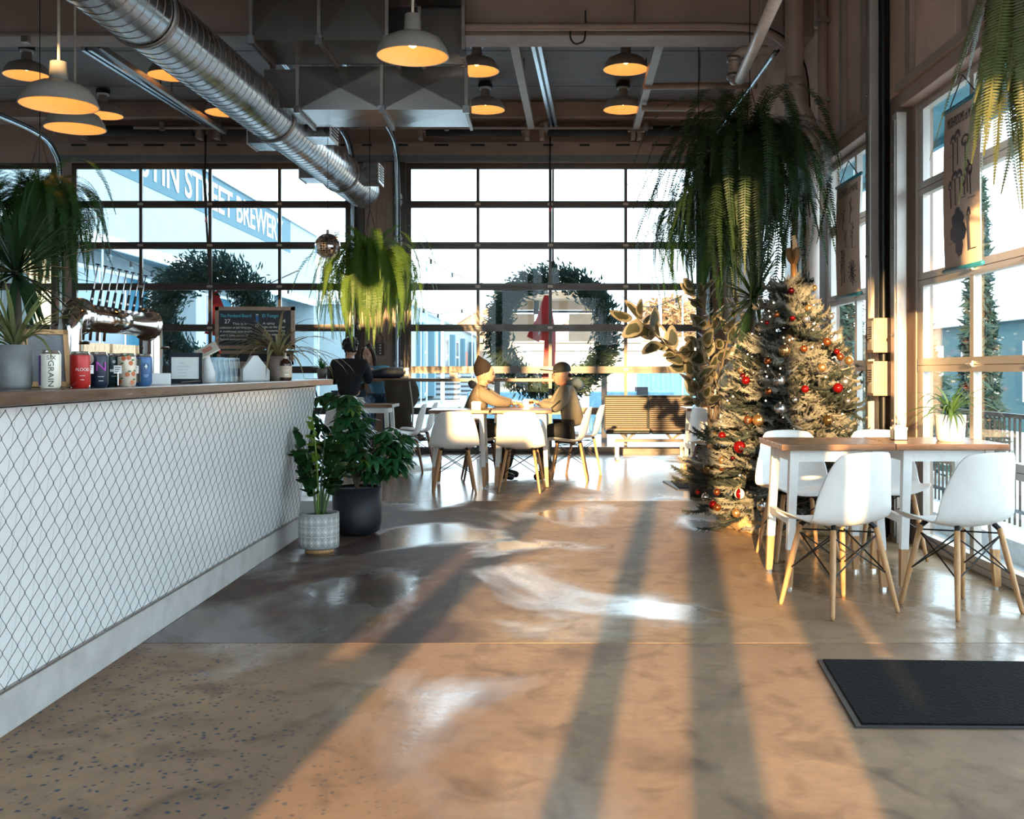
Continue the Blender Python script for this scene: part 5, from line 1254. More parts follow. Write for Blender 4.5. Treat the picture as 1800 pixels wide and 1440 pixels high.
ball_me['striped'] = smb.mesh('ball', [OM['red'], mat('bauble_white',(.75,.72,.68),.2)], True)
cap_me = MB().cyl((0,0,-.08),(0,0,.14),.22,n=10).lathe([(.10,.14),(.14,.2),(.10,.28),(.06,.2),(.10,.14)], n=8).mesh('cap', mat('cap_gold',(.6,.45,.25),.25,.9))
for kd, lst in bykind.items():
    for i, (px,py,rp_,_) in enumerate(lst):
        Yt = TY-.3
        for _i in range(6):
            v = at(px, py, Yt); r_ = rtree(max(.3,v.z))+.03; dx = v.x-TX; Yt = TY - math.sqrt(max(r_*r_-dx*dx, .01))*.97-.02
        v = at(px, py, Yt); rad = rp_*Yt/F
        lab = ('%s of the %s baubles on the frosted tree' % (ordn[i], kd)) if len(lst) > 1 else 'red and white striped bauble low on the frosted tree'
        t = thing('bauble', lab, 'bauble', v+Vector((0,0,rad)), group='baubles on the tree')
        mobj('ball', ball_me[kd], t, Matrix.Scale(rad,4)); mobj('cap', cap_me, t, Matrix.Scale(rad,4))
# ------------------------------------------------------------------ people
def grow(vs, es, rs, sub=1):
    me = bpy.data.meshes.new('tmp'); me.from_pydata([tuple(v) for v in vs], es, []); o = bpy.data.objects.new('tmp', me); C.objects.link(o)
    o.modifiers.new('skin','SKIN'); 
    if not me.skin_vertices: me.skin_vertices.new() if hasattr(me.skin_vertices,'new') else None
    sv = me.skin_vertices[0].data
    for i, r_ in enumerate(rs):
        sv[i].radius = r_ if isinstance(r_, tuple) else (r_, r_); sv[i].use_root = (i == 0)
    sm = o.modifiers.new('sub','SUBSURF'); sm.levels = sub; sm.render_levels = sub
    dg = bpy.context.evaluated_depsgraph_get(); ev = bpy.data.meshes.new_from_object(o.evaluated_get(dg))
    v2 = [tuple(v.co) for v in ev.vertices]; f2 = [tuple(p.vertices) for p in ev.polygons]
    bpy.data.objects.remove(o); return v2, f2
SKIN = mat('skin', (.50,.27,.18), .5, var=.08, scale=25); SKIN2 = mat('skin_fair', (.56,.32,.23), .5, var=.08, scale=25)
HAIR = mat('dark_hair', (.012,.009,.008), .5, var=.5, scale=60, stretch=(1,1,6)); HAIRB = mat('brown_hair', (.035,.018,.012), .45, var=.5, scale=60, stretch=(1,1,6))
EYE = mat('eye', (.02,.015,.012), .2); LIP = mat('lips', (.36,.12,.10), .5)
def head(mb, c, az, pitch=0., s=1.0):
    """appends a head to mb; returns the matrix from head space (x forward, z up)"""
    M = Matrix.Translation(c) @ Matrix.Rotation(az,4,'Z') @ Matrix.Rotation(pitch,4,'Y'); n, m = 24, 18; vs = []
    for i in range(m+1):
        th_ = math.pi*i/m
        for k in range(n):
            ph = 2*math.pi*k/n; x, y, z = math.sin(th_)*math.cos(ph), math.sin(th_)*math.sin(ph), math.cos(th_)
            X, Y, Z = x*.094, y*.074, z*.115
            if z < -.2: f = (-z-.2)/.8; X += .012*f if x > 0 else .03*f*x; Y *= 1-.28*f
            if x > .2:
                g = math.exp(-((y/.16)**2))*math.exp(-(((z+.12)/.17)**2)); X += .024*g            # nose
                for sy in (-.42,.42): X -= .009*math.exp(-(((y-sy)/.2)**2))*math.exp(-(((z-.06)/.12)**2))  # eye sockets
                X += .006*math.exp(-((y/.32)**2))*math.exp(-(((z+.50)/.10)**2)) + .008*math.exp(-((y/.3)**2))*math.exp(-(((z+.8)/.16)**2))
                X += .005*math.exp(-(((z-.24)/.08)**2))*math.exp(-((y/.6)**2))                   # brow
            vs.append(M @ Vector((X*s, Y*s, Z*s)))
    mb.add(vs, [(i*n+k,(i+1)*n+k,(i+1)*n+(k+1)%n,i*n+(k+1)%n) for i in range(m) for k in range(n)])
    for sy in (-1,1): mb.ball(M @ Vector((-.012*s, sy*.074*s, -.008*s)), .024*s, 8, 6, (.6,.35,1.15), M.to_3x3())
    return M
def face_parts(t, M, s=1.0, brow=HAIRB):
    for sy in (-1,1):
        MB().ball(M @ Vector((.080*s, sy*.030*s, .008*s)), .0095*s, 8, 6).build('eye', EYE, t, True)
        MB().tube([M @ Vector((.089*s, sy*.014*s, .026*s)), M @ Vector((.088*s, sy*.032*s, .031*s)), M @ Vector((.080*s, sy*.046*s, .025*s))], .0035*s, 5).build('eyebrow', brow, t)
    MB().tube([M @ Vector((.083*s,-.022*s,-.058*s)), M @ Vector((.094*s,0,-.056*s)), M @ Vector((.083*s,.022*s,-.058*s))], .004*s, 6).build('lips', LIP, t)
def hand(mb, w_, dv, palm, spread=1.0, curl=.6, s=1.0, thumb=1):
    """wrist w_, pointing dv, palm normal palm"""
    dv = dv.normalized(); side = dv.cross(palm).normalized(); pn = side.cross(dv).normalized()
    v, f = grow([w_, w_+dv*.045*s, w_+dv*.085*s], [(0,1),(1,2)], [(.024*s,.020*s),(.040*s,.017*s),(.036*s,.014*s)]); mb.add(v, f)
    for i, L in enumerate((.066,.076,.072,.056)):
        b = w_+dv*.08*s+side*(i-1.5)*.019*s*spread; d1 = dv; pts = [b]; p = b; a = 0
        for j in range(3):
            a += curl*(.35+.3*j); p = p+(dv*math.cos(a)+pn*math.sin(a))*L*s*(.42,.33,.25)[j]; pts.append(p)
        mb.tube(pts, [.0095*s,.009*s,.008*s,.005*s], 7)
    b = w_+dv*.03*s-side*thumb*.030*s
    mb.tube([b, b+(dv*.6-side*thumb*.7+pn*.3)*.038*s, b+(dv*.95-side*thumb*.45+pn*.55)*.07*s], [.012*s,.0105*s,.006*s], 7)
def person(name, lab, loc, J, az, pitch, skin, top, trou, shoe, hs=1.0, thick=1.0, sleeve_to=1.0, hands=True, jacket=1.0, palm=None, curl=.6):
    t = thing(name, lab, 'person', loc); L0 = Vector(loc); j = {k: Vector(v)-L0 for k, v in J.items()}
    order = ['pelvis','waist','chest','neck','head','shL','elL','wrL','shR','elR','wrR','hipL','knL','anL','hipR','knR','anR','toL','toR']
    ix = {k: i for i, k in enumerate(order)}
    ed = [('pelvis','waist'),('waist','chest'),('chest','neck'),('neck','head'),('chest','shL'),('shL','elL'),('elL','wrL'),('chest','shR'),('shR','elR'),('elR','wrR'),
          ('pelvis','hipL'),('hipL','knL'),('knL','anL'),('anL','toL'),('pelvis','hipR'),('hipR','knR'),('knR','anR'),('anR','toR')]
    rad = dict(pelvis=(.13,.11),waist=(.125,.10),chest=(.135,.105),neck=.05,head=.05,shL=.06,elL=.042,wrL=.027,shR=.06,elR=.042,wrR=.027,hipL=.085,knL=.058,anL=.038,hipR=.085,knR=.058,anR=.038,toL=.032,toR=.032)
    def sc_(r_, k): return tuple(x*k for x in r_) if isinstance(r_, tuple) else r_*k
    v, f = grow([j[k] for k in order], [(ix[a],ix[b]) for a,b in ed], [sc_(rad[k], .92*thick) for k in order])
    mb = MB().add(v, f); M = head(mb, j['head'], az, pitch, hs)
    if hands:
        for s_ in 'LR':
            dv = j['wr'+s_]-j['el'+s_]; hand(mb, j['wr'+s_], dv, Vector(palm) if palm else Vector((0,0,-1)), 1, curl, 1.0, 1 if s_ == 'L' else -1)
    body = mb.build('body', skin, t, True); face_parts(body, M, hs)
    ks = ['pelvis','waist','chest','shL','elL','wrL','shR','elR','wrR','neck']; i2 = {k: i for i,k in enumerate(ks)}
    jj = dict(j); jj['pelvis'] = j['pelvis'].lerp(j['waist'],.1); jj['neck'] = j['neck'].lerp(j['chest'],.35)
    for s_ in 'LR': jj['wr'+s_] = j['el'+s_].lerp(j['wr'+s_], .93*sleeve_to)
    e2 = [('pelvis','waist'),('waist','chest'),('chest','neck'),('chest','shL'),('shL','elL'),('elL','wrL'),('chest','shR'),('shR','elR'),('elR','wrR')]
    r2 = dict(rad); r2['wrL'] = r2['wrR'] = .037; r2['elL'] = r2['elR'] = .052; r2['shL'] = r2['shR'] = .074; r2['neck'] = .068
    v, f = grow([jj[k] for k in ks], [(i2[a],i2[b]) for a,b in e2], [sc_(r2[k], 1.14*thick*jacket) for k in ks], 2)
    shirt = MB().add(v, f).build('top', top, t, True)
    ks = ['pelvis','hipL','knL','anL','hipR','knR','anR']; i3 = {k: i for i,k in enumerate(ks)}
    ja = dict(j)
    for s_ in 'LR': ja['an'+s_] = j['kn'+s_].lerp(j['an'+s_], .95)
    r3 = dict(rad); r3['anL'] = r3['anR'] = .055
    v, f = grow([ja[k] for k in ks], [(i3['pelvis'],i3['hipL']),(i3['hipL'],i3['knL']),(i3['knL'],i3['anL']),(i3['pelvis'],i3['hipR']),(i3['hipR'],i3['knR']),(i3['knR'],i3['anR'])], [sc_(r3[k], 1.16*thick) for k in ks], 2)
    MB().add(v, f).build('trousers', trou, t, True)
    for s_ in 'LR':
        dv = j['to'+s_]-j['an'+s_]; v, f = grow([j['an'+s_]+Vector((0,0,.0)), j['an'+s_]+dv*.35+Vector((0,0,-.0)), j['to'+s_]], [(0,1),(1,2)], [.048,.046,.04], 1)
        v = [(a,b,max(c,-L0.z)) for a,b,c in v]; MB().add(v, f).build('shoe', shoe, t, True)
    return t, body, M, j
DARKT = mat('dark_trousers', (.022,.020,.020), .8, bump=.2); SHOE = mat('dark_shoe', (.015,.014,.014), .5)
# man in the knitted hat, facing right
Yb = 11.62
J = dict(pelvis=(-.80,Yb,.56), waist=(-.80,Yb,.70), chest=(-.74,Yb,.91), neck=(-.70,Yb,1.06), head=(-.665,Yb,1.165), shL=(-.70,Yb+.18,.97), elL=(-.53,Yb+.22,.865), wrL=(-.36,Yb+.20,.845),
         shR=(-.71,Yb-.18,.97), elR=(-.54,Yb-.21,.865), wrR=(-.37,Yb-.07,.845), hipL=(-.70,Yb+.10,.54), knL=(-.36,Yb+.13,.53), anL=(-.46,Yb+.14,.08), toL=(-.30,Yb+.15,.04),
         hipR=(-.70,Yb-.10,.54), knR=(-.36,Yb-.12,.53), anR=(-.50,Yb-.12,.08), toR=(-.34,Yb-.12,.04))
SWEAT = mat('cream_sweater', (.19,.145,.10), .9, var=.1, scale=50, bump=.3)
t, body, M, j = person('person', 'person in a cream sweater and dark knitted hat leaning on the table', (-.75,Yb,0), J, 0, .12, SKIN, SWEAT, DARKT, SHOE, thick=1.08)
KNIT = mat('knit_hat', (.017,.0095,.008), .95, var=.3, scale=70, bump=.6)
Mh = M @ Matrix.Rotation(-.45,4,'Y')
MB().lathe([(.093,-.012),(.098,.0),(.100,.045),(.093,.085),(.072,.122),(.045,.15),(.022,.178),(.006,.20)], Mh @ Vector((-.012,0,.02)), n=22, M=Mh.to_3x3() @ Matrix.Diagonal((1.02,.86,1.0))).build('knitted_hat', KNIT, t, True)
MB().tube([M @ Vector((.04,-.06,-.075)), M @ Vector((.085,-.03,-.085)), M @ Vector((.098,0,-.09)), M @ Vector((.085,.03,-.085)), M @ Vector((.04,.06,-.075))], .014, 7).build('beard', HAIRB, t, True)
MB().tube([j['neck']+Vector((-.10,-.09,-.02)), j['neck']+Vector((-.12,0,.0)), j['neck']+Vector((-.10,.09,-.02))], .04, 8).build('hood', mat('navy_hood',(.03,.035,.05),.9), t, True)
# man in the black cap, facing left
J = dict(pelvis=(.30,Yb,.56), waist=(.29,Yb,.71), chest=(.25,Yb,.92), neck=(.21,Yb,1.06), head=(.17,Yb,1.155), shL=(.22,Yb-.18,.97), elL=(.10,Yb-.23,.79), wrL=(-.075,Yb-.10,.85),
         shR=(.21,Yb+.18,.97), elR=(.08,Yb+.23,.83), wrR=(-.06,Yb+.14,.85), hipL=(.20,Yb-.10,.54), knL=(-.12,Yb-.14,.53), anL=(.02,Yb-.14,.08), toL=(-.14,Yb-.15,.04),
         hipR=(.20,Yb+.10,.54), knR=(-.12,Yb+.13,.53), anR=(.04,Yb+.13,.08), toR=(-.12,Yb+.14,.04))
JACK = mat('pale_jacket', (.19,.165,.125), .7, var=.18, scale=9, bump=.5)
t, body, M, j = person('person', 'person in a pale hooded jacket and black cap across the table', (.25,Yb,0), J, math.pi, .10, SKIN, JACK, DARKT, SHOE, thick=1.06, jacket=1.08)
MB().lathe([(.096,.0),(.099,.03),(.090,.07),(.060,.10),(.025,.113),(0,.115)], M @ Vector((-.008,0,.03)), n=22, M=M.to_3x3() @ Matrix.Diagonal((1.02,.86,1.0))).build('cap_crown', BLACK, t, True)
MB().add([M @ Vector(v) for v in ((.05,-.07,.040),(.115,-.062,.052),(.215,-.035,.072),(.230,0,.078),(.215,.035,.072),(.115,.062,.052),(.05,.07,.040),(.05,-.07,.054),(.115,-.062,.066),(.215,-.035,.084),(.230,0,.090),(.215,.035,.084),(.115,.062,.066),(.05,.07,.054))],
    [(0,1,2,3,4,5,6),(13,12,11,10,9,8,7)]+[(k,7+k,8+k,k+1) for k in range(6)]).build('cap_brim', BLACK, t)
MB().tube([M @ Vector((-.085,-.05,-.01)), M @ Vector((-.098,0,-.015)), M @ Vector((-.085,.05,-.01))], .022, 7).build('hair', HAIRB, t, True)
MB().tube([j['neck']+Vector((.02,-.10,.0)), j['neck']+Vector((.12,-.06,.02)), j['neck']+Vector((.15,0,-.02)), j['neck']+Vector((.12,.06,.02)), j['neck']+Vector((.02,.10,.0))], [.03,.05,.06,.05,.03], 9).build('hood', mat('teal_grey_hood',(.14,.18,.20),.9,bump=.4), t, True)
MB().tube([j['neck']+Vector((-.05,-.05,-.05)), j['neck']+Vector((.05,-.075,.015)), j['neck']+Vector((.09,0,.02)), j['neck']+Vector((.05,.075,.015)), j['neck']+Vector((-.05,.05,-.05))], .024, 7).build('orange_collar', mat('orange_lining',(.42,.09,.04),.8), t, True)
# person in black on the stool, seen from behind
Ym = 13.52; X0 = -2.52
J = dict(pelvis=(X0,Ym,.84), waist=(X0,Ym+.01,.98), chest=(X0,Ym+.04,1.20), neck=(X0,Ym+.05,1.38), head=(X0+.02,Ym+.06,1.50), shL=(X0-.19,Ym+.05,1.28), elL=(X0-.25,Ym+.16,1.05), wrL=(X0-.08,Ym+.40,1.15),
         shR=(X0+.19,Ym+.05,1.28), elR=(X0+.23,Ym+.18,1.06), wrR=(X0+.08,Ym+.42,1.15), hipL=(X0-.10,Ym+.08,.82), knL=(X0-.16,Ym+.42,.78), anL=(X0-.15,Ym+.30,.36), toL=(X0-.16,Ym+.44,.31),
         hipR=(X0+.10,Ym+.08,.82), knR=(X0+.16,Ym+.42,.78), anR=(X0+.15,Ym+.30,.36), toR=(X0+.16,Ym+.44,.31))
t, body, M, j = person('person', 'person in a black sweater seen from behind on a bar stool', (X0,Ym,0), J, R(72), .05, SKIN2, mat('black_sweater',(.010,.011,.015),.9,bump=.3), mat('blue_jeans',(.02,.05,.10),.85), SHOE, thick=1.04)
v = MB().ball(M @ Vector((-.022,0,.03)), .105, 18, 12, (.96,.86,1.12), M.to_3x3())
for i in range(60):
    a = random.uniform(0,6.28); e = random.uniform(-.9,1.5); dv = M.to_3x3() @ Vector((math.cos(a)*math.cos(e)*.96-.02, math.sin(a)*math.cos(e)*.86, math.sin(e)))
    if (M.to_3x3().transposed() @ dv).x > .35: continue
    b = M @ Vector((-.022,0,.03)); v.ball(b+dv*.095, .028, 6, 5)
v.v = [q for q in v.v]; v.build('hair', HAIR, t, True)
# woman in the blue shirt behind the ledge
Yw = 14.72; X0 = -2.30
J = dict(pelvis=(X0,Yw,.80), waist=(X0-.02,Yw-.01,.94), chest=(X0-.06,Yw-.03,1.14), neck=(X0-.12,Yw-.05,1.30), head=(X0-.16,Yw-.08,1.415), shL=(X0+.10,Yw-.05,1.20), elL=(X0+.14,Yw-.20,1.08), wrL=(X0-.0,Yw-.36,1.15),
         shR=(X0-.24,Yw-.02,1.20), elR=(X0-.26,Yw-.18,1.05), wrR=(X0-.12,Yw-.36,1.15), hipL=(X0+.09,Yw-.06,.78), knL=(X0+.14,Yw-.34,.76), anL=(X0+.12,Yw-.24,.34), toL=(X0+.13,Yw-.36,.30),
         hipR=(X0-.09,Yw-.06,.78), knR=(X0-.10,Yw-.34,.76), anR=(X0-.10,Yw-.24,.34), toR=(X0-.11,Yw-.36,.30))
t, body, M, j = person('person', 'person in a light blue denim shirt sitting behind the window ledge', (X0,Yw,0), J, R(-108), .02, SKIN2, mat('denim_shirt',(.10,.28,.42),.85,var=.15,scale=12,bump=.4), mat('blue_jeans',(.02,.05,.10),.85), SHOE, thick=.92, palm=(0,0,1), curl=.9)
hb = MB().ball(M @ Vector((-.022,0,.025)), .10, 16, 10, (.95,.86,1.1), M.to_3x3())
for sy in (-1,1):
    hb.tube(smoothpath([M @ Vector((.035,sy*.045,.10)), M @ Vector((.02,sy*.082,.03)), M @ Vector((-.01,sy*.092,-.06)), M @ Vector((-.02,sy*.088,-.15))],4), [.02]+[.03]*11+[.014], 7)
hb.ball(M @ Vector((-.02,0,.13)), .045, 10, 8)
hb.build('hair', HAIRB, t, True)
# jacket hanging on the ledge beside her and a dark coat over the profile chair
cj = thing('hung_coat', 'olive brown coat hanging down from the window ledge beside the woman', 'coat', (-1.93, 13.96, .28))
vs = []; n = 14; rows_ = 9
for i in range(rows_):
    z = .80-.10*i
    for k in range(n):
        a = 2*math.pi*k/n; r_ = .15+.015*i*math.sin(i*.8+1)+.02*math.sin(3*a+i*.7); vs.append((r_*1.35*math.cos(a)+.02*i*.3, r_*.55*math.sin(a)-.03, z))
mb = MB().add(vs, [(i*n+k,(i+1)*n+k,(i+1)*n+(k+1)%n,i*n+(k+1)%n) for i in range(rows_-1) for k in range(n)]+[tuple(range(n))])
mb.build('coat_body', mat('olive_coat',(.06,.045,.035),.85,bump=.6,scale=7), cj, True)
MB().tube([(.14,-.12,.78),(.19,-.13,.4),(.17,-.12,.0)], .012, 6).build('zip_edge', mat('pale_lining',(.4,.38,.36),.7), cj, True)
# ------------------------------------------------------------------ outside
PAVE = mat('pavement', (.36,.40,.42), .8, var=.15, scale=1.5)
g = MB().bx(-120, 120, -60, 260, -.35, -.215).build('ground', PAVE); tag(g, kind='structure')
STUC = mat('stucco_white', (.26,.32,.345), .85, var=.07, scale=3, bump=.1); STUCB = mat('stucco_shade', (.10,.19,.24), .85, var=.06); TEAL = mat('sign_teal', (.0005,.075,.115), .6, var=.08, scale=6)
BLUEW2 = mat('blue_window', (.015,.12,.20), .15, .1, var=.1); WTRIM = mat('white_trim', (.75,.78,.78), .5)
br = thing('brewery_building', 'long white building with a teal painted sign band outside the left door', 'building', (-9.6, 30, -.215))
o = Vector((-9.6,30,-.215))
def bp(n, m, x0,x1,y0,y1,z0,z1, par=None, bev=0): return MB().bx(x0,x1,y0,y1,z0,z1).build(n, m, par or br, off=o, loc=(0,0,0), bevel=bev)
bp('upper_wall', STUC, -14, -9.0, 17, 41.5, 3.95, 6.45)
bp('parapet_cap', mat('grey_coping',(.30,.36,.40),.6), -14.05, -8.93, 16.95, 41.55, 6.45, 6.56)
bp('sign_band', TEAL, -9.0, -8.985, 17, 37.2, 5.35, 6.45)
bp('lower_wall', STUC, -14, -10.0, 17, 41.5, 0, 3.95)
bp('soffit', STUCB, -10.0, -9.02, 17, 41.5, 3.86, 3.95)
bp('fascia', WTRIM, -9.06, -8.97, 17, 41.5, 3.72, 3.97)
for yy in (19.5, 27.2, 34.2, 41.0): bp('pier', STUC, -10.0, -9.0, yy, yy+.8, 0, 3.9)
for ya, yb_ in ((20.6,26.6),(28.3,33.6),(35.2,40.6)):
    wdw = bp('window_wall', WTRIM, -10.0, -9.93, ya, yb_, .25, 3.5)
    k = 4; 
    for i in range(k):
        for jz in range(3):
            a = ya+.15+(yb_-ya-.3)*i/k; b = ya+.15+(yb_-ya-.3)*(i+1)/k-.12
            bp('pane', BLUEW2, -9.93, -9.92, a, b, .4+jz*1.03, .4+jz*1.03+.95, wdw)
T = Matrix(((0,0,1,-8.975),(1,0,0,28.85),(0,1,0,5.87),(0,0,0,1)))
sg = text('sign_lettering', 'AUSTIN STREET BREWERY', 1.0, Matrix.Translation(-o) @ T, WTRIM, br, width=14.4, extrude=.005, bold=.012)
for v in sg.data.vertices: v.co.y *= 1.05
bp('doorway', mat('shade_blue',(.10,.35,.50),.5), -9.999, -9.9, 15.9, 18.6, 0, 3.4)
wb2 = thing('wood_crate_stack', 'stack of firewood pallets seen under the beer tower', 'pallets', (-8.6, 19.2, -.215))
for i in range(3): 
    for k in range(2): MB().bx(-.45,.45,-.55+i*1.25,.55+i*1.25,.02+k*1.0,.92+k*1.0).build('pallet_box', mat('firewood',(.42,.27,.15),.8,var=.5,scale=14,stretch=(3,3,.6)), wb2)
# second, lower building with doors and red posts
b2 = thing('low_warehouse', 'low white warehouse with blue windows and red posts beyond the yard', 'building', (-5.6, 60, -.215))
o2 = Vector((-5.6,60,-.215))
def b2p(n, m, x0,x1,y0,y1,z0,z1, par=None): return MB().bx(x0,x1,y0,y1,z0,z1).build(n, m, par or b2, off=o2, loc=(0,0,0))
b2p('wall', STUC, -12, -5.6, 43, 85, 0, 3.9); b2p('roof_edge', WTRIM, -12.1, -5.4, 42.9, 85, 3.9, 4.05)
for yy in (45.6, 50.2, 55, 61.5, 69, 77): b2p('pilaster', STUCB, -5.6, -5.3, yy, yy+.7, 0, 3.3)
for yy in (47, 58, 65): 
    dw = b2p('window_frame', WTRIM, -5.6, -5.54, yy, yy+2.0, .1, 3.0)
    for i in range(2):
        for jz in range(3): b2p('pane', BLUEW2, -5.54, -5.53, yy+.1+i*.95, yy+.95+i*.95, .2+jz*.95, 1.05+jz*.95, dw)
RED = mat('faded_red',(.55,.16,.12),.6)
for yy in (51.8, 72): b2p('red_post', RED, -5.6, -5.45, yy, yy+1.3, 0, 2.5)
for yy, l in ((52.5,'slatted crate against the low warehouse, nearer one'),(62,'slatted crate against the low warehouse, farther one')):
    c = thing('slatted_crate', l, 'crate', (-4.9, yy, -.215))
    for i in range(5): MB().bx(-.6,.6,-.8,.8,.05+i*.26,.2+i*.26).build('slat', mat('grey_slat',(.3,.33,.35),.8), c)
    MB().bx(-.55,.55,-.75,.75,0,1.3).build('core', mat('dark_core',(.08,.09,.1),.8), c)
# utility pole
for px, Y, l in ((1160,40,'pale utility pole right of the wreath window'),(778,46,'pale pole in front of the low warehouse')):
    p = at(px, 652, Y); t = thing('utility_pole', l, 'pole', (p.x, Y, -.215)); MB().cyl((0,0,0),(0,0,4.6),.09,.07,n=8).build('pole', mat('pale_pole',(.45,.58,.62),.6), t); MB().bx(-.4,.4,-.04,.04,4.2,4.3).build('cross_arm', MATS['pale_pole'], t)
# hillside, houses, bare trees
hm = mat('hill_grass', (.32,.26,.20), .95, var=.3, scale=.4)
hv = []; nx, ny = 24, 10
for jy in range(ny+1):
    for ix_ in range(nx+1):
        x = -60+120*ix_/nx; y = 62+130*jy/ny; hv.append((x, y, -.22+ (max(0,(y-66)/70)**1.2)*4.6*(.8+.3*math.sin(x*.07))))
hl = MB().add(hv, [(jy*(nx+1)+i, jy*(nx+1)+i+1, (jy+1)*(nx+1)+i+1, (jy+1)*(nx+1)+i) for jy in range(ny) for i in range(nx)]).build('hillside', hm, None, True); tag(hl, kind='structure')
HW = mat('house_white',(.36,.33,.31),.8); HG = mat('house_grey',(.24,.22,.21),.8); HR = mat('house_brick',(.25,.16,.12),.8); ROOF = mat('roof_slate',(.26,.22,.21),.8)
def house(px, Y, w, dpt, h, rh, m, lab, gable=True, zb=None):
    x = (px-VX)*Y/F; z = zb if zb is not None else -.22+(max(0,(Y-dpt/2-66)/70)**1.2)*4.6*(.8+.3*math.sin(x*.07))-.5
    t = thing('house', lab, 'house', (x, Y, z))
    MB().bx(-w/2,w/2,-dpt/2,dpt/2,0,h).build('wall', m, t)
    if gable: MB().add([(-w/2-.2,-dpt/2-.2,h),(w/2+.2,-dpt/2-.2,h),(0,-dpt/2-.2,h+rh),(-w/2-.2,dpt/2+.2,h),(w/2+.2,dpt/2+.2,h),(0,dpt/2+.2,h+rh)], [(0,1,2),(5,4,3),(0,2,5,3),(1,4,5,2),(0,3,4,1)]).build('gable', m, t)
    r_ = MB()
    if gable:
        for s in (-1,1): r_.add([(s*(w/2+.4),-dpt/2-.4,h-.15),(0,-dpt/2-.4,h+rh+.15),(0,dpt/2+.4,h+rh+.15),(s*(w/2+.4),dpt/2+.4,h-.15),(s*(w/2+.4),-dpt/2-.4,h-.3),(0,-dpt/2-.4,h+rh),(0,dpt/2+.4,h+rh),(s*(w/2+.4),dpt/2+.4,h-.3)],[(0,1,2,3),(7,6,5,4),(0,4,5,1),(2,6,7,3),(0,3,7,4)])
    else: r_.bx(-w/2-.3,w/2+.3,-dpt/2-.3,dpt/2+.3,h,h+.3)
    r_.build('roof', ROOF, t)
    nw = max(2,int(w/2.2)); 
    for fl_ in range(max(1,int(h/3))):
        for i in range(nw):
            xx = -w/2+w*(i+.5)/nw; f_ = MB().bx(xx-.5,xx+.5,-dpt/2-.06,-dpt/2,.9+fl_*2.9,2.3+fl_*2.9).build('window', WTRIM, t); MB().bx(xx-.4,xx+.4,-dpt/2-.08,-dpt/2-.06,1.0+fl_*2.9,2.2+fl_*2.9).build('pane', mat('far_pane',(.16,.17,.18),.2), f_)
house(1138, 102, 6, 7, 3.4, 2.8, HW, 'white gabled house on the hillside right of the wreath')
house(1030, 124, 7, 7, 3.6, 2.4, HG, 'grey house on the hillside seen inside the right wreath')
house(905, 112, 7, 7, 3.6, 2.4, HW, 'white house on the hillside behind the left side of the right wreath')
house(840, 95, 6, 7, 4.2, 1.8, HR, 'brick house at the left foot of the hillside', True)
house(1190, 88, 13, 9, 3.4, 1, HW, 'flat roofed white house at the right of the hillside', False)
house(1110, 66, 13, 6, 2.6, .5, HW, 'long flat white shop building at the foot of the hill', False, -.215)
house(985, 78, 11, 6, 3.4, .5, HW, 'wide white shop building behind the wreath at street level', False, -.215)
BARE = leafmat('bare_twigs',(.30,.19,.10),(.3,.2,.1),.9,trans=.1)
def blobtree(px, Y, h, rx, m, lab, zb=0., leaf=.5, n=1400, name='bare_tree', conic=False, trunk=True, X=None):
    x = (px-VX)*Y/F if X is None else X; t = thing(name, lab, 'tree', (x, Y, zb)); mb = MB()
    for i in range(n):
        if conic: z = random.uniform(.03,1)**1.0; r_ = rx*(1.02-z)*random.uniform(.35,1)**.5; a = random.uniform(0,6.28); p = Vector((r_*math.cos(a), r_*math.sin(a), h*z))
        else:
            v = Vector((random.gauss(0,1),random.gauss(0,1),random.gauss(0,1))).normalized()*random.random()**.33; p = Vector((v.x*rx, v.y*rx, h*.62+v.z*h*.40))
        d1 = Vector((random.uniform(-1,1),random.uniform(-1,1),random.uniform(-.6,.6))).normalized(); d2 = d1.cross(Vector((random.uniform(-1,1),random.uniform(-1,1),random.uniform(-1,1)))).normalized()
        l = leaf*random.uniform(.5,1.2); mb.add([p-d1*l, p+d2*l*.22, p+d1*l, p-d2*l*.22], [(0,1,2,3)])
    fo = mb.build('foliage', m, t); fo['kind'] = 'stuff'
    if trunk: MB().tube([(0,0,-.3),(0,0,h*.5),(0,0,h*.8)], [h*.03,h*.02,h*.008], 6).build('trunk', MATS['bark'], t)
def hz(px, Y): x = (px-VX)*Y/F; return -.22+(max(0,(Y-66)/70)**1.2)*4.6*(.8+.3*math.sin(x*.07))
blobtree(1172, 94, 6.5, 2.6, BARE, 'bare brown tree beside the white gabled house', hz(1172,96))
blobtree(1225, 112, 7, 3.2, BARE, 'bare brown tree behind the big ferns on the hillside', hz(1210,110))
blobtree(868, 128, 7, 3, BARE, 'bare brown tree on the hillside left of the right wreath', hz(862,120))
EVG = leafmat('evergreen',(.012,.05,.055),(.02,.08,.085),.7,trans=.15)
blobtree(0, 16.0, 4.3, .42, EVG, 'dark teal evergreen outside the nearest glass door', -.215, .16, 2200, 'evergreen_tree', True, True, 6.55)
blobtree(0, 22.6, 4.2, .6, EVG, 'dark evergreen outside the farther glass door, left one', -.215, .18, 1800, 'evergreen_tree', True, True, 6.5)
blobtree(0, 20.2, 4.4, .6, EVG, 'dark evergreen outside the farther glass door, right one', -.215, .18, 1800, 'evergreen_tree', True, True, 7.0)
blobtree(0, 14.0, 2.2, .9, EVG, 'short evergreen shrub behind the pair of small wall notices', -.215, .14, 1500, 'evergreen_shrub', True, True, 4.9)
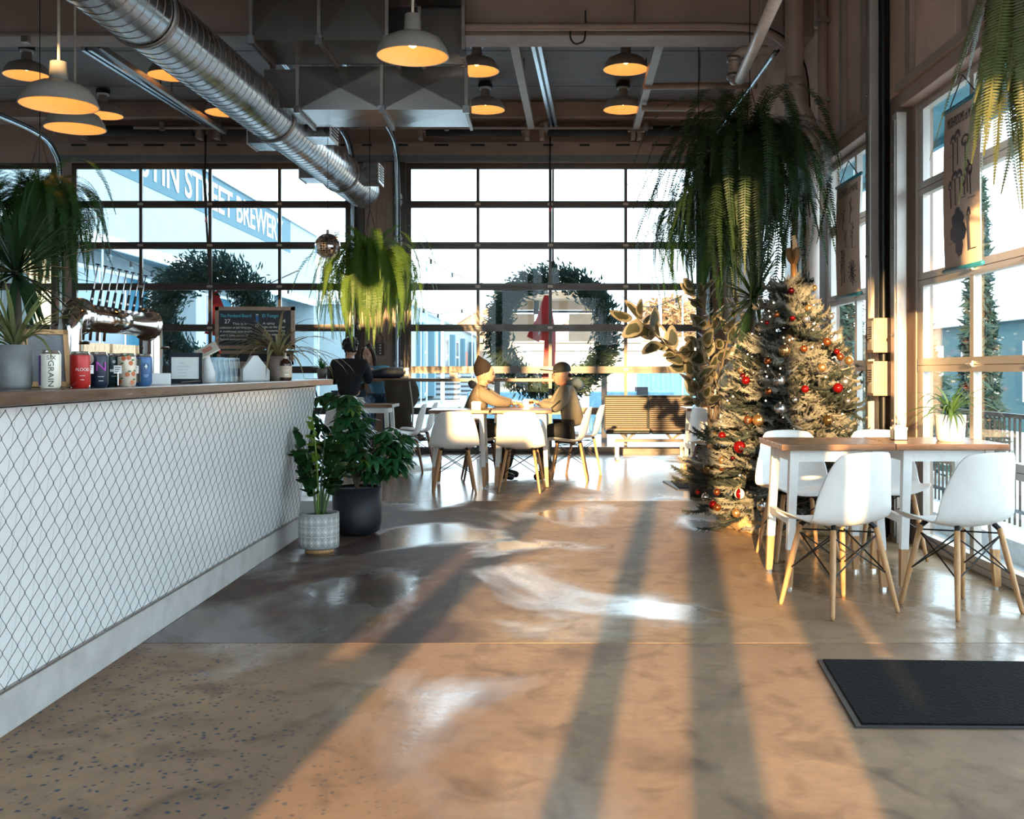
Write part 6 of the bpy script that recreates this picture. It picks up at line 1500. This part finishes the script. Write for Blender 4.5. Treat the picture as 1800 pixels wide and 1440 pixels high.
# eave, teal building and railing outside the right wall
t = thing('awning', 'teal painted eave over the right-hand doors outside', 'awning', (3.1, 3.5, 3.12)); MB().bx(-.36,.15,-4.5,8.0,0,.12).build('soffit', mat('teal_paint',(.03,.20,.27),.5,var=.25,scale=3), t); MB().bx(.15,.2,-4.5,8.0,-.06,.16).build('fascia', mat('teal_paint',(.03,.20,.27),.5), t)
rb_ = thing('teal_building', 'dark teal building across the side street', 'building', (14, 26, -.215))
MB().bx(-3,4,-9,16,0,2.6).build('wall', mat('teal_wall',(.015,.07,.09),.7), rb_); MB().bx(-3.2,4,-9.2,16.2,2.6,2.85).build('roof', WTRIM, rb_)
for i in range(6): 
    f_ = MB().bx(-3.06,-3,-7.5+i*3.6,-5.3+i*3.6,.7,2.1).build('window', WTRIM, rb_); MB().bx(-3.09,-3.06,-7.35+i*3.6,-5.45+i*3.6,.8,2.0).build('pane', MATS['far_pane'], f_)
rl_ = thing('railing', 'black metal railing along the pavement outside the right door', 'railing', (4.3, 6.0, -.215))
MB().bx(-.02,.02,-3,8,.98,1.02).build('top_rail', BLACKM, rl_); MB().bx(-.02,.02,-3,8,.12,.15).build('bottom_rail', BLACKM, rl_)
bal = MB().bx(-.008,.008,-.008,.008,0,1.0).mesh('baluster', BLACKM)
for i in range(100): mobj('baluster', bal, rl_, TRS((0,-3+.11*i,0)))
kb = thing('side_kerb', 'pale concrete kerb outside the right glass doors', 'kerb', (3.6, 6.5, -.215)); MB().bx(-.15,.15,-6,9,0,.16).build('kerb_stone', mat('pale_kerb',(.60,.62,.62),.8), kb); MB().bx(.15,.2,-6,9,0,.1).build('gutter', CONC, kb)
# barrier and street things right outside the back doors
t = thing('street_barrier', 'low blue grey barrier beyond the bench outside', 'barrier', (at(1110,652,24).x, 24, -.215)); MB().bx(-.95,.95,-.25,.25,0,.95).build('block', mat('blue_grey',(.12,.24,.32),.8,var=.2), t, bevel=.03); MB().bx(.1,.35,-.28,.28,0,1.05).build('dark_post', BLACK, t)
t = thing('street_barrier', 'long blue grey barrier behind the table of the two men', 'barrier', (at(915,652,25).x, 25, -.215)); MB().bx(-1.25,1.2,-.25,.25,0,.92).build('block', MATS['blue_grey'], t, bevel=.03); MB().cyl((-1.2,-.27,.86),(1.1,-.27,.55),.02,n=6).build('white_stripe', WHITE, t)
t = thing('green_container', 'pale green container outside behind the bench', 'container', (at(1190,652,30).x, 30, -.215)); MB().bx(-1.1,1.1,-.6,.6,0,1.5).build('box_body', mat('pale_green',(.25,.42,.40),.7), t, bevel=.02)
for i in range(8): MB().bx(-1.05+i*.27,-.95+i*.27,-.63,-.6,.05,1.4).build('rib', MATS['pale_green'], t)
# window and lamp reflections in the right door, built as cream panels and dark bars
st = thing('reflection_panels', 'cream panels and dark bars standing in for the reflection in the right door', 'reflection', (.35, 19.5, -.215))
so2 = Vector((.35,19.5,-.215))
def sp_(px,py): v = at(px,py,19.5)-so2; return v
REFLC = mat('reflection_cream',(.46,.31,.20),.9,var=.1,scale=4); DKP = mat('dark_post',(.05,.035,.03),.7)
for px0,px1,py0,py1 in ((878,960,512,545),(962,1056,512,545),(876,940,552,600),(1000,1058,552,600)):
    a, b = sp_(px0,py1), sp_(px1,py0); MB().bx(a.x,b.x,-.03,.03,a.z,b.z).build('reflection_panel', REFLC, st, bevel=.008)
for px in (874,1062): a = sp_(px,520); MB().bx(a.x-.05,a.x+.05,-.05,.05,0,2.9).build('post', DKP, st)
for py in (509,548): a, b = sp_(874,py), sp_(1062,py); MB().bx(a.x,b.x,-.04,.04,a.z-.02,a.z+.02).build('crossbar', DKP, st)
MB().bx(sp_(870,0).x, sp_(1068,0).x, -.7,.7,2.70,2.78).build('roof', REFLC, st)
a, b = sp_(876,646), sp_(938,612); MB().bx(a.x,b.x,-.02,.0,a.z,b.z).build('clear_sheet', CLEAR, st)
a, b = sp_(1002,646), sp_(1050,598); cs = MB().bx(a.x,b.x,-.02,.0,a.z,b.z).build('clear_sheet', CLEAR, st)
text('sheet_lettering', 'ACCESS', .11, TRS(((a.x+b.x)/2+.02,-.03,a.z+.30),(R(90),R(-6),0)), WTRIM, cs); text('sheet_lettering', 'ROOM', .17, TRS(((a.x+b.x)/2+.02,-.03,a.z+.13),(R(90),R(-6),0)), WTRIM, cs)
hlp = sp_(944,520); MB().lathe([(.02,.22),(.10,.20),(.11,.10),(.22,.03),(.23,0)], (hlp.x,-.15,hlp.z), n=20).build('reflected_shade', BLACK, st, True); MB().cyl((hlp.x-.02,-.15,hlp.z-.35),(hlp.x,-.15,hlp.z),.045,n=8).build('reflected_stem', BLACK, st)  # added dark silhouette of a reflected pendant lamp
# wreaths
PINE = leafmat('wreath_green',(.014,.036,.026),(.02,.06,.05),.7,trans=.25)
def wreath(px, py, Rm, rt, lab, Y=15.68, n=9000):
    c = at(px, py, Y); t = thing('wreath', lab, 'wreath', c); mb = MB()
    for i in range(n):
        a = random.uniform(0,6.283); b = random.uniform(0,6.283); q = rt*random.random()**.5*random.choice((.8,1,1,1.35)); rr = Rm+q*math.cos(b)
        p = Vector((rr*math.cos(a), q*math.sin(b)*.6, rr*math.sin(a))); d1 = (Vector((math.cos(a),0,math.sin(a)))*random.uniform(-.1,1)+Vector((-math.sin(a),0,math.cos(a)))*random.uniform(-.2,1.2)+Vector((0,random.uniform(-.5,.5),0))).normalized()
        d2 = d1.cross(Vector((random.uniform(-.4,.4),1,random.uniform(-.4,.4)))).normalized(); l = random.uniform(.06,.14); mb.add([p, p+d1*l*.5+d2*l*.11, p+d1*l, p+d1*l*.5-d2*l*.11], [(0,1,2,3)])
    o_ = mb.build('foliage', PINE, t); o_['kind'] = 'stuff'
    MB().lathe([(Rm-.03,0),(Rm,.03),(Rm+.03,0),(Rm,-.03),(Rm-.03,0)], n=32, M=Matrix.Rotation(R(90),3,'X')).build('wire_ring', mat('twig_ring',(.05,.035,.025),.9), t)
    MB().beam((0,0,Rm+.02),(0,-.30,4.25-c.z),.03,.006).build('hanging_strap', mat('twig_ring',(.05,.035,.025),.9), t)
    return t
RIBR = mat('red_ribbon',(.50,.015,.02),.5)
t = wreath(368, 560, .70, .27, 'large evergreen wreath with red ribbon outside the left glass door')
MB().ribbon([(.10,-.04,.40),(.14,-.06,.1),(.06,-.05,-.25)], [.04,.09,.12], (1,0,0)).build('ribbon_tail', RIBR, t); MB().ribbon([(.10,-.04,.40),(.2,-.06,.1),(.28,-.05,-.2)], [.03,.06,.07], (1,0,0)).build('ribbon_tail', RIBR, t)
t = wreath(972, 585, .80, .19, 'large evergreen wreath with red ribbon outside the right glass door', n=8000)
for pts in ([(-.10,-.05,.55),(-.16,-.06,.2),(-.30,-.06,-.1)],[(-.08,-.05,.55),(-.10,-.07,.2),(-.12,-.06,-.12)],[(-.07,-.05,.5),(-.04,-.06,.0),(-.06,-.06,-.75)]): MB().ribbon(pts, [.03,.08,.10], (1,0,0)).build('ribbon_tail', RIBR, t)
text('ribbon_lettering', 'F', .22, TRS((-.17,-.10,.02),(R(90),R(18),0)), WTRIM, t)
# string lights in the yard
def stringl(pts, lab, n):
    pts = [Vector(p) for p in pts]; t = thing('string_light', lab, 'string lights', pts[0], group='string lights in the yard'); sp = smoothpath([p-pts[0] for p in pts], 8)
    MB().tube(sp, .010, 4).build('cable', BLACK, t)
    for p in (sp[0], sp[-1]): MB().cyl(p, Vector((p.x, p.y, -.215-pts[0].z)), .02, n=6).build('support_pole', MATS['pale_pole'], t)
    for i in range(n):
        p = sp[int((i+.5)/n*(len(sp)-1))]; s_ = MB().cyl(p+Vector((0,0,-.10)), p, .025, n=8).build('socket', BLACK, t); MB().ball(p+Vector((0,0,-.16)), .05, 8, 6, (1,1,1.3)).build('bulb', CLEAR, s_, True)
stringl([at(180,430,20), at(250,470,21), at(330,495,22), at(480,510,24), at(560,500,26)], 'string of bulbs hanging across the left glass door', 8)
stringl([at(750,450,22), at(795,480,24), at(870,505,28)], 'string of bulbs hanging right of the sunlit fern', 3)
stringl([at(740,540,26), at(770,552,27), at(830,540,30)], 'low string of bulbs in front of the low warehouse', 3)
stringl([at(1090,520,24), at(1140,540,24), at(1200,520,24)], 'string of bulbs seen behind the rubber plant', 4)
